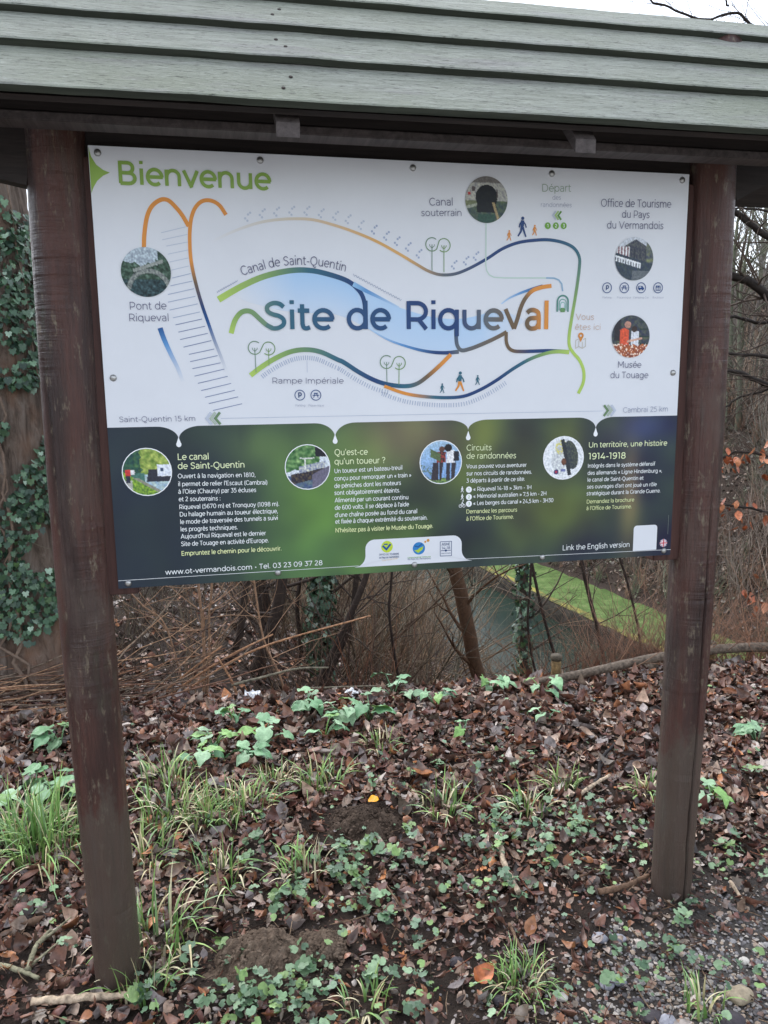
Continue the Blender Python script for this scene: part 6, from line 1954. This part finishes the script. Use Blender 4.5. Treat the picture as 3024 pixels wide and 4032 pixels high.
# --- beech at the right: its trunk stands outside the frame, its branches reach in
rs = np.random.default_rng(31)
bx, by = 5.75, 4.1
zb = height(bx, by)
root = thing('beech_tree', 'beech at the right edge with dark branches and rusty orange leaves', 'tree', (bx, by, zb))
o3 = np.array((bx, by, zb))
mb = MB()
tp = np.array([(0, 0, -.3), (-.05, .02, 1.5), (.0, .05, 3.5), (-.12, .1, 5.5), (-.3, .1, 8.0), (-.4, .2, 11.0)])
tube(mb, spline(tp, 5), np.linspace(.19, .05, 26), 12, lin((96, 92, 86)), rough=.03)
mb.build('trunk', M_TWIG, root)
lt = leaf_template(1, .62, .3, .2, 4)
for k, (r, pts) in enumerate(BEECH):
    mb = MB()
    p = np.array(pts) - o3
    if k != 10:
        z0 = max(.6, p[0][2] - .5)
        p = np.vstack([[(-.03, .03, z0)], p])
    p = spline(p, 6)
    p = p + np.cumsum(rs.normal(0, .006, p.shape), 0)
    if k in (9, 10):
        r *= .45
    rad = r * np.linspace(1.3, .55, len(p))
    tube(mb, p, rad, 6, lin((48, 42, 38)), rough=.08)
    tips = []
    for i in range(4, len(p)):
        dd = (p[i] - p[i - 1]) / np.linalg.norm(p[i] - p[i - 1]) + rs.normal(0, .55, 3)
        dd /= np.linalg.norm(dd)
        grow(mb, p[i], dd, rs.uniform(.4, .95), rad[i] * .28, 1, rs, np.array(lin((84, 72, 64))), .25, (3, 5), -.03, .55, 5, 4)
        tips.append(p[i] + dd * .3)
    br = mb.build('branch', M_TWIG, root)
    if k in (5, 6, 7):
        n = 30 if k < 7 else 22
        T = p[rs.integers(int(len(p) * .45), len(p), n)] + rs.normal(0, .055, (n, 3)) - np.array((0, 0, .05))
        M = eulers(rs.normal(0, .5, n), rs.normal(1.1, .45, n), rs.uniform(0, 6.28, n), rs.uniform(.055, .105, n))
        c = np.array([lin(q) for q in ((196, 116, 76), (176, 98, 62), (206, 138, 100), (158, 88, 58))])[rs.integers(0, 4, n)]
        lm = MB()
        lm.many(lt[0], lt[1], M, T, c)
        lm.build('withered_leaves', M_LEAF, br)

# ---------------------------------------------------------------- the leaf-strewn ground in front
def near(n, x0=-2.3, x1=3.4, y0=-.75, y1=2.25):
    return np.column_stack([rng.uniform(x0, x1, n), rng.uniform(y0, y1, n)])


MOUND_Z = [(x, y, r) for x, y, r in MOUNDS]


def zg(x, y):
    return height(x, y)


def bare(x, y):
    """how bare of leaves the soil is: the trodden strip nearest the viewer and the mole hills"""
    b = smooth(.10, -.50, y) * .45
    b = max(b, smooth(.25, -.30, y) * smooth(.1, .8, x) * .85)
    for mx, my, r in MOUND_Z:
        b = max(b, .96 * smooth(1.35, .75, math.hypot(x - mx, (y - my) * 1.1) / r))
    return b


xy = near(54000)
keep = np.array([random.random() > bare(a, b) * .93 for a, b in xy])
xy = xy[keep]
n = len(xy)
mb = MB()
size = np.clip(rng.lognormal(math.log(.032), .48, n), .010, .085) * np.clip(.72 + .3 * xy[:, 1], .6, 1.15)
litter(mb, xy, size, .55, .024, zfun=zg)
tag(mb.build('leaf_litter', M_LEAF), 'wet red-brown and purplish dead leaves covering the ground around the posts', 'leaf litter', kind='stuff')
# crumbs of leaf mould, bark and earth
xy = near(34000, y1=1.6)
keep = np.array([random.random() < .25 + .75 * bare(a, b) for a, b in xy])
xy = xy[keep]
n = len(xy)
CR = np.array([(1, 0, 0), (-.8, .3, 0), (.1, .9, .1), (-.2, -.8, 0), (0, 0, .7)])
CF = [(0, 2, 4), (2, 1, 4), (1, 3, 4), (3, 0, 4)]
T = np.column_stack([xy, [zg(a, b) + .001 for a, b in xy]])
mb = MB()
c = np.array([lin(q) for q in ((58, 46, 40), (84, 68, 58), (104, 82, 66), (44, 36, 34), (120, 98, 82), (96, 62, 50))])[rng.integers(0, 6, n)] * rng.uniform(.7, 1.2, (n, 1))
mb.many(CR, CF, eulers(rng.normal(0, .3, n), rng.normal(0, .3, n), rng.uniform(0, 6.28, n), np.column_stack([rng.uniform(.003, .011, n), rng.uniform(.002, .006, n), rng.uniform(.002, .006, n)])), T, c)
tag(mb.build('soil_crumbs', M_STICK), 'crumbs of dark earth and leaf mould at the foot of the posts', 'soil', kind='stuff')
# fine stalks and twiglets lying about
xy = near(2600)
n = len(xy)
tv = np.array([(-.5, 0, 0), (-.5, .03, 0), (-.5, 0, .03), (0, .05, .0), (0, .08, 0), (0, .05, .03), (.5, 0, 0), (.5, .02, 0), (.5, 0, .02)])
tf = [(0, 1, 4, 3), (1, 2, 5, 4), (2, 0, 3, 5), (3, 4, 7, 6), (4, 5, 8, 7), (5, 3, 6, 8)]
L = rng.uniform(.03, .14, n)
mb = MB()
c = np.array([lin(q) for q in ((110, 86, 66), (84, 62, 52), (146, 122, 98), (60, 48, 44), (118, 72, 54))])[rng.integers(0, 5, n)] * rng.uniform(.7, 1.2, (n, 1))
mb.many(tv, tf, eulers(rng.uniform(0, 6, n) * 0, rng.normal(0, .16, n), rng.uniform(0, 6.28, n), np.column_stack([L, np.full(n, .07), np.full(n, .07)])), np.column_stack([xy, [zg(a, b) + rng.uniform(.008, .03) for a, b in xy]]), c)
tag(mb.build('fallen_twiglets', M_STICK), 'fine fallen stalks and twiglets scattered over the leaves', 'twigs', kind='stuff')
# fine gravel at the lower right
n = 5200
xy = np.column_stack([rng.normal(.78, .33, n), rng.normal(-.40, .20, n)])
PB = np.array([(1, 0, .1), (.4, .8, 0), (-.7, .6, .1), (-.9, -.3, 0), (0, -.9, .1), (.2, .1, .7), (-.3, -.1, .65)])
PF = [(0, 1, 5), (1, 2, 5), (2, 6, 5), (2, 3, 6), (3, 4, 6), (4, 5, 6), (4, 0, 5)]
mb = MB()
c = np.array([lin(q) for q in ((150, 146, 144), (120, 116, 116), (178, 170, 160), (92, 88, 88), (160, 142, 124))])[rng.integers(0, 5, n)]
mb.many(PB, PF, eulers(rng.normal(0, .3, n), rng.normal(0, .3, n), rng.uniform(0, 6.28, n), rng.uniform(.0025, .008, n) * np.where(rng.random(n) < .1, 1.6, 1)), np.column_stack([xy, [zg(a, b) + .001 for a, b in xy]]), c)
tag(mb.build('fine_gravel', M_STONE), 'fine grey gravel pressed into the soil at lower right', 'gravel', kind='stuff')

# --- low leafy ground cover (violets, avens, ivy seedlings)
mb = MB()
CO = np.array([lin(q) for q in ((112, 142, 102), (92, 122, 86), (134, 160, 122), (78, 106, 76), (122, 152, 88), (104, 132, 102))])


def cover_leaf(T, s, cols):
    n = len(T)
    k = rng.random(n) < .22
    M = eulers(rng.normal(0, .38, n), rng.normal(0, .38, n), rng.uniform(0, 6.28, n), s)
    mb.many(ROUND[0] * .5, ROUND[1], M[~k], T[~k], cols[~k])
    mb.many(IVYL[0] * .55, IVYL[1], M[k], T[k], cols[k] * .8)


for x, y, r, cnt in COVER:
    cnt = int(cnt * .62)
    a, q = rng.uniform(0, 6.28, cnt), r * 1.25 * np.sqrt(rng.random(cnt)) * rng.uniform(.6, 1.1, cnt)
    px, py = x + q * np.cos(a), y + q * np.sin(a) * .8
    keep = np.array([noise.noise(Vector((u * 11, w * 11, 8))) > -.08 for u, w in zip(px, py)])
    px, py = px[keep], py[keep]
    cnt = len(px)
    T = np.column_stack([px, py, [zg(u, w) + rng.uniform(.018, .050) for u, w in zip(px, py)]])
    cover_leaf(T, rng.uniform(.009, .029, cnt), CO[rng.integers(0, 6, cnt)] * rng.uniform(.75, 1.25, (cnt, 1)))
    # three-part leaves standing a little higher
    m = cnt // 9
    for i in range(m):
        j = rng.integers(0, cnt)
        c0 = T[j] + np.array((0, 0, rng.uniform(.008, .02)))
        s, a0 = rng.uniform(.022, .032), rng.uniform(0, 6.28)
        aa = a0 + np.array([-1.25, 0, 1.25])
        cover_leaf(c0 + np.column_stack([np.cos(aa), np.sin(aa), np.zeros(3)]) * s * .52, np.full(3, s), np.tile(CO[rng.integers(0, 6)] * rng.uniform(.8, 1.2), (3, 1)))
xy = near(480, -1.6, 2.4, -.6, 1.7)
T = np.column_stack([xy, [zg(a, b) + rng.uniform(.015, .035) for a, b in xy]])
cover_leaf(T, rng.uniform(.010, .022, len(T)), CO[rng.integers(0, 6, len(T))] * rng.uniform(.7, 1.2, (len(T), 1)))
tag(mb.build('ground_cover', M_GREEN), 'low round-leaved green ground cover in patches among the dead leaves', 'ground cover', kind='stuff')

# --- grass tufts
M_BLADE = m_attr('grass_blades', 0.5, 0.4, 0.15, 40)


def blades(mb, n, spread, h, rs, dry=.22, thin=1.0, flop=1.0):
    for _ in range(n):
        a, q = rs.uniform(0, 6.28), spread * math.sqrt(rs.random())
        p = np.array((q * math.cos(a), q * math.sin(a), -.01))
        a2 = a + rs.normal(0, .7)
        ln, lean = h * rs.uniform(.55, 1.15), abs(rs.normal(.42, .40)) * flop
        w = rs.uniform(.0016, .0040) * thin
        isdry = rs.random() < dry
        c0 = np.array(lin(((206, 192, 146), (226, 214, 176))[rs.integers(0, 2)] if isdry else ((134, 172, 92), (112, 152, 80), (158, 184, 108), (140, 172, 118))[rs.integers(0, 4)])) * rs.uniform(.75, 1.2)
        v, d = [], np.array((math.cos(a2) * lean * .35, math.sin(a2) * lean * .35, 1.))
        side = np.array((-math.sin(a2), math.cos(a2), 0))
        m = 6
        cs = []
        for i in range(m + 1):
            t = i / m
            ww = w * (1 - t ** 2.2) + .0003
            v += [p + side * ww, p - side * ww]
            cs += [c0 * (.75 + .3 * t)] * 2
            d = d / np.linalg.norm(d)
            p = p + d * ln / m
            d = d + np.array((math.cos(a2) * lean * .42, math.sin(a2) * lean * .42, -.30 * lean * (1 + t * (2.2 if isdry else 1))))
            if p[2] < .004:
                p[2] = .004
        mb.add(v, [(2 * i, 2 * i + 2, 2 * i + 3, 2 * i + 1) for i in range(m)], np.array(cs))


TUFT_LABEL = ['dense green grass clump on the left edge, beside the big arum leaves', 'smaller grass clump at the far left edge next to the dense clump', 'grass tuft just right of the left post at mid height', 'broad loose tuft below it, mixed with straw blades',
              'grass tuft between the loose straw tuft and the mole hill side', 'second tuft of the row of straw-tipped grass', 'right-hand tuft of the row of straw-tipped grass', 'short grass tuft with a brown leaf at its foot', 'straw-tipped tuft above the dark mole hill',
              'thin tuft with an arching dry blade above the leafy patch', 'floppy grass tuft at the right side of the left post foot', 'grass tuft hugging the left post halfway down the ground', 'small wisp of grass in front of the left post foot', 'spiky upright tuft right of the dark mole hill',
              'sparse upright blades at the edge of the big leafy patch', 'short tuft beside the dark forked twig', 'faint tuft leaning on the right post', 'fine-bladed bushy grass tuft near the orange curled leaf', 'small tuft just under the arum row in the middle', 'weedy grass wisp at the bottom right corner',
              'low grass wisp at the bottom centre', 'small tuft at the back between two arums on the left']
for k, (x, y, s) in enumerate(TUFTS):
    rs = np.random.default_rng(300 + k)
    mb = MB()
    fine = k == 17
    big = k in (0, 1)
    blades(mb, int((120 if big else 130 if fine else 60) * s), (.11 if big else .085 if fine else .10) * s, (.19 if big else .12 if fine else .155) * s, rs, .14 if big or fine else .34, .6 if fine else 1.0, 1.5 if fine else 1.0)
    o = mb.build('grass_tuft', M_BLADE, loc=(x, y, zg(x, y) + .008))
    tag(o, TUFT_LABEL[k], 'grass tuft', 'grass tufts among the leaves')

# --- arum plants: arrow-shaped leaves on stalks
ARUM = []
for i, t in enumerate(np.linspace(0, 1, 8)):
    w = (.20, .36, .40, .36, .29, .20, .10, .0)[i]
    ARUM.append((t, w))
av, af = [], []
for t, w in ARUM:
    z = .10 * math.sin(t * 2.6) - .22 * t * t
    av += [(t, 0, z), (t, w * .55, z + .05 + .05 * math.sin(t * 11)), (t, w, z + .03 + .06 * math.sin(t * 9 + 1)), (t, -w * .55, z + .05 - .05 * math.sin(t * 10)), (t, -w, z + .03 - .06 * math.sin(t * 8))]
for i in range(len(ARUM) - 1):
    a = 5 * i
    af += [(a, a + 5, a + 6, a + 1), (a + 1, a + 6, a + 7, a + 2), (a, a + 3, a + 8, a + 5), (a + 3, a + 4, a + 9, a + 8)]
b = len(av)
av += [(-.26, .20, .0), (-.20, .34, .02), (-.26, -.20, .0), (-.20, -.34, .02)]
af += [(0, 1, b), (1, 2, b + 1, b), (0, b + 2, 3), (3, b + 2, b + 3, 4)]
AV, AF = np.array(av), af
ARUM_LABEL = ['arum clump beside the left post at the edge of the litter', 'largest arum with broad jagged leaves at the left edge', 'broad arum leaves between the left edge and the left post', 'tall arum clump right of the left post', 'small arum left of the tall clump',
              'low arum with a drooping leaf near the straw tufts', 'arum at the left end of the crest row', 'big-leaved arum in the crest row near the middle', 'arum on the crest under the board centre', 'arum on the crest with wide glossy leaf pair',
              'small pale arum on the crest under the canal water', 'arum at the right end of the crest row', 'arum at the back by the white paper scraps', 'mid-slope arum under the crest row', 'small arum above the low drooping one', 'little arum right of the right post', 'arum at the right edge of the picture',
              'little arum at the back left beside the canes', 'tiny arum seedling on open litter, centre right', 'tiny arum seedling right of the centre seedling']
for k, (x, y, s) in enumerate(ARUMS):
    rs = np.random.default_rng(400 + k)
    root = thing('arum_plant', ARUM_LABEL[k], 'plant', (x, y, zg(x, y)), 'arum plants')
    n = int(rs.integers(5, 9)) if s > .55 else 3
    for i in range(n):
        a = rs.uniform(0, 6.28)
        h = rs.uniform(.035, .09) * (.6 + .5 * s)
        q = rs.uniform(.02, .075) * (.5 + .6 * s)
        top = np.array((q * math.cos(a), q * math.sin(a), h))
        mb = MB()
        col = np.array(lin(((128, 168, 122), (104, 148, 104), (150, 184, 142), (124, 166, 88))[rs.integers(0, 4)])) * rs.uniform(.75, 1.15)
        tube(mb, [(0, 0, -.01), top * .55 + np.array((0, 0, .012)), top], (.0035, .003, .002), 5, col * .9)
        M = eulers(np.array([rs.normal(0, .3)]), np.array([rs.uniform(-.15, .55)]), np.array([a + rs.normal(0, .4)]), np.array([rs.uniform(.050, .090) * (.6 + .45 * s)]))
        mb.many(AV, AF, M, top[None], col[None])
        mb.build('leaf', M_GREEN, root)

# --- mole hills
MOUND_LABEL = ['pale crumbly mole hill near the left post foot', 'dark earthy mole hill in the middle of the leaves', 'small low heap of earth right of the pale mole hill']
for k, (x, y, r) in enumerate(MOUNDS):
    rs = np.random.default_rng(500 + k)
    vs, fs = [], []
    n = 70
    hgt = (.060, .050, .034)[k]
    for i in range(n + 1):
        for j in range(n + 1):
            u, v = 2 * i / n - 1, 2 * j / n - 1
            d = math.hypot(u, v) + .28 * noise.noise(Vector((u * 2.2 + k * 5, v * 2.2, 1)))
            w = smooth(1.0, .05, d)
            px, py = x + u * r, y + v * r * .85
            z = hgt * w
            cl = abs(noise.noise(Vector((px * 38, py * 38, k)))) + .5 * abs(noise.noise(Vector((px * 90, py * 90, k))))
            z += w ** .5 * .022 * cl - .012 * (1 - w)
            vs.append((u * r, v * r * .85, z + zg(px, py) - zg(x, y)))
    for i in range(n):
        for j in range(n):
            a = i * (n + 1) + j
            fs.append((a, a + n + 1, a + n + 2, a + 1))
    mb = MB()
    mb.add(vs, fs)
    m = 420
    a, q = rs.uniform(0, 6.28, m), r * np.abs(rs.normal(.45, .28, m))
    px, py = q * np.cos(a), q * np.sin(a) * .85
    pz = np.array([zg(x + u, y + w) - zg(x, y) + hgt * smooth(1.0, .05, math.hypot(u / r, w / r / .85)) + .003 for u, w in zip(px, py)])
    mb.many(PB, PF, eulers(rs.normal(0, .5, m), rs.normal(0, .5, m), rs.uniform(0, 6.28, m), rs.uniform(.003, .010, m)), np.column_stack([px, py, pz]), np.ones((m, 3)))
    o = mb.build('mole_hill', M_SOIL if k != 1 else M_EARTH, loc=(x, y, zg(x, y)), smooth=False)
    tag(o, MOUND_LABEL[k], 'mole hill')

# --- sticks
STICK_LABEL = ['pale barkless stick lying in front of the left post foot', 'lichen-crusted twig left of the left post foot', 'second lichen-crusted twig at the bottom left edge', 'pale split stick slanting down from the big leafy patch', 'blackish forked twig left of the right post',
               'pale stick lying beside the blackish twig', 'curved brown root running to the right post foot', 'short pale stick right of the right post foot', 'thin brown twig in the open soil at centre bottom', 'thin brown twig on the litter below the dark mole hill', 'thin twig under the big leafy patch',
               'thin twig in the leaves right of the left post', 'long thin twig on the litter at the back']
SC = dict(pale=(186, 166, 142), lichen=(132, 128, 104), dark=(38, 34, 34), brown=(112, 88, 70))
for k, (kind, r, pts) in enumerate(STICKS):
    rs = np.random.default_rng(600 + k)
    p = np.array([(x, y, zg(x, y) + r + .016) for x, y in pts])
    q = spline(p, 7)
    q = q + rs.normal(0, r * .09, q.shape)
    c = q[0].copy()
    mb = MB()
    tube(mb, q - c, r * np.linspace(1.0, .7, len(q)) * (1 + rs.normal(0, .10, len(q))), 9, lin(SC[kind]), rough=.10)
    if kind in ('dark', 'lichen'):
        i = len(q) // 2
        tube(mb, [q[i] - c, q[i] - c + np.array((.04, .03, .012)), q[i] - c + np.array((.075, .075, .016))], (r * .7, r * .5, r * .25), 6, lin(SC[kind]))
    tag(mb.build('fallen_stick' if kind != 'lichen' else 'lichen_twig', M_STICK, loc=c), STICK_LABEL[k], 'stick')

# --- stones
STONE_LABEL = ['grey stone left of the right post foot', 'grey stone right next to the first grey stone', 'grey stone in the gravel below the paired stones', 'grey stone touching its neighbour in the gravel', 'small pale pebble by the fine grass tuft', 'light grey stone at the bottom edge, right of centre',
               'dark rounded stone at the bottom edge', 'flat tan stone in the lower right corner', 'dark pebble left of the grey paired stones', 'dark pebble under the gravel stones', 'dark wet stone near the bottom right corner', 'small pale pebble at the right edge', 'tiny pale pebble on the soil',
               'dark pebble beside the orange curled leaf', 'dark pebble at the centre of the bare soil']
SCOL = dict(grey=(150, 150, 158), pale=(196, 190, 180), dark=(62, 56, 60), tan=(160, 146, 122))
for k, (x, y, r, c) in enumerate(STONES):
    rs = np.random.default_rng(700 + k)
    import bmesh
    bm = bmesh.new()
    bmesh.ops.create_icosphere(bm, subdivisions=3, radius=1)
    vs = np.array([v.co[:] for v in bm.verts])
    fs = [tuple(v.index for v in f.verts) for f in bm.faces]
    bm.free()
    d = np.array([1 + .30 * noise.noise(Vector(v * 1.1 + k * 3.3)) + .10 * noise.noise(Vector(v * 2.9 + k)) for v in vs])
    vs = vs * d[:, None] * np.array((r * 1.15, r * .9, r * .62))
    mb = MB()
    mb.add(vs, fs, lin(SCOL[c]))
    tag(mb.build('stone', M_STONE, loc=(x, y, zg(x, y) + r * .38)), STONE_LABEL[k], 'stone', 'loose stones in the soil')

# --- single striking leaves
def big_leaf(name, xy_, L, col, label, curl, rz):
    v, f = leaf_template(1, .85, curl, .35, 8, .8, .06)
    mb = MB()
    n = len(v)
    cs = np.array(lin(col))[None] * np.array([.8 + .5 * ((i * 7) % 5) / 5 for i in range(n)])[:, None]
    M = eulers(np.array([.25]), np.array([-.1]), np.array([rz]), np.array([L]))[0]
    mb.add(v @ M.T, f, cs)
    tag(mb.build(name, M_LEAF, loc=(xy_[0], xy_[1], zg(*xy_) + .028)), label, 'leaf')


big_leaf('fallen_leaf', SPOTS['orange'], .062, (186, 108, 62), 'large curled orange-brown leaf in the foreground beside fine grass', .7, .4)
big_leaf('fallen_leaf', SPOTS['yellow'], .045, (236, 172, 52), 'small bright yellow-orange leaf on the dark mole hill', .5, -.7)
# white paper scraps by the crest
for k, (x, y) in enumerate(SPOTS['papers']):
    mb = MB()
    vs, fs = [], []
    for i in range(7):
        for j in range(6):
            vs.append(((i - 3) * .013, (j - 2.5) * .011, .030 * abs(noise.noise(Vector((i * .9, j * .9, k * 4)))) + .02 * noise.noise(Vector((i * .4, j * .5, 8 + k)))))
    for i in range(6):
        for j in range(5):
            a = i * 6 + j
            fs.append((a, a + 6, a + 7, a + 1))
    mb.add(vs, fs, (.72, .73, .74))
    o = mb.build('paper_scrap', M_STICK, loc=(x, y, zg(x, y) + .035), smooth=False)
    o.rotation_euler = (.5, .1, k)
    tag(o, ('crumpled white paper scrap beside the cut canes', 'crumpled white paper scrap left of the crest arums')[k], 'paper scrap')

# --- heap of cut canes at the left
rs = np.random.default_rng(88)
CANE_LABEL = ['orange-brown cane rising from the heap towards the middle', 'longest cut cane, slanting far out to the right', 'cane lying along the left half of the heap', 'short cane standing out from the front of the heap', 'greenish-grey mossy stick lying flat behind the heap', 'cane stub at the right end of the heap']
for k, pts in enumerate(CANES):
    p = np.array(pts)
    p = spline(p, 6)
    c = p[0].copy()
    mb = MB()
    tube(mb, p - c, np.linspace(.0085, .0045, len(p)), 7, lin((160, 120, 90) if k < 4 else (112, 106, 90)), rough=.06)
    tag(mb.build('cut_cane', M_STICK, loc=c), CANE_LABEL[k], 'cane', 'long cut canes')
mb = MB()
for k in range(120):
    right = k % 6 == 0
    x0, y0 = (rs.uniform(-1.25, -.85), rs.uniform(1.8, 2.1)) if right else (rs.uniform(-2.5, -1.15), rs.uniform(1.75, 2.3))
    L = rs.uniform(.25, .75) if right else rs.uniform(.3, .8)
    a = rs.normal(.10, .25)
    e = rs.normal(.42, .18) if right else rs.normal(.06, .08)
    z0 = zg(x0, y0) + rs.uniform(.01, .10)
    p = [np.array((x0, y0, z0))]
    d = np.array((math.cos(a), math.sin(a) * .8, e))
    for i in range(4):
        p.append(p[-1] + d * L / 4 + rs.normal(0, .016, 3))
        p[-1][2] = max(p[-1][2], zg(p[-1][0], p[-1][1]) + .012)
    col = np.array(lin(((140, 102, 78), (112, 82, 66), (164, 130, 102), (90, 72, 62), (128, 112, 96))[rs.integers(0, 5)]))
    tube(mb, p, np.linspace(1, .5, 5) * rs.uniform(.002, .0052), 5, col * rs.uniform(.75, 1.15))
tag(mb.build('cane_heap', M_STICK), 'heap of thin orange-brown cut canes between the ivied trunk and the left post', 'cane heap', kind='stuff')

# --- low rail on stubby posts behind the crest
root = thing('low_rail_fence', 'low weathered round rail on stubby posts along the crest', 'fence', (FENCE['posts'][0][0], FENCE['posts'][0][1], zg(*FENCE['posts'][0])))
b0 = np.array(root.location)
rail = [(x, y + .02, zg(x, y) + z) for (x, y), z in zip(FENCE['rail'], (.0, .045, .075, .10))]
rail.append((3.3, 1.86, zg(3.3, 1.86) + .12))
p = spline(np.array(rail), 8)
mb = MB()
tube(mb, p - b0, np.linspace(.020, .030, len(p)), 12, lin((104, 92, 80)), rough=.04)
mb.build('rail', M_STICK, root)
for x, y in FENCE['posts']:
    mb = MB()
    q = np.array((x, y + .10, zg(x, y + .1))) - b0
    tube(mb, [q + np.array((0, 0, z)) for z in (-.15, .02, .08, .125)], (.027, .026, .026, .026), 14, lin((120, 98, 66)), rough=.03)
    tube(mb, [q + np.array((0, 0, z)) for z in (.125, .135, .150, .156)], (.026, .032, .032, .024), 14, lin((84, 76, 64)), rough=.03)
    mb.build('stub_post', M_STICK, root)
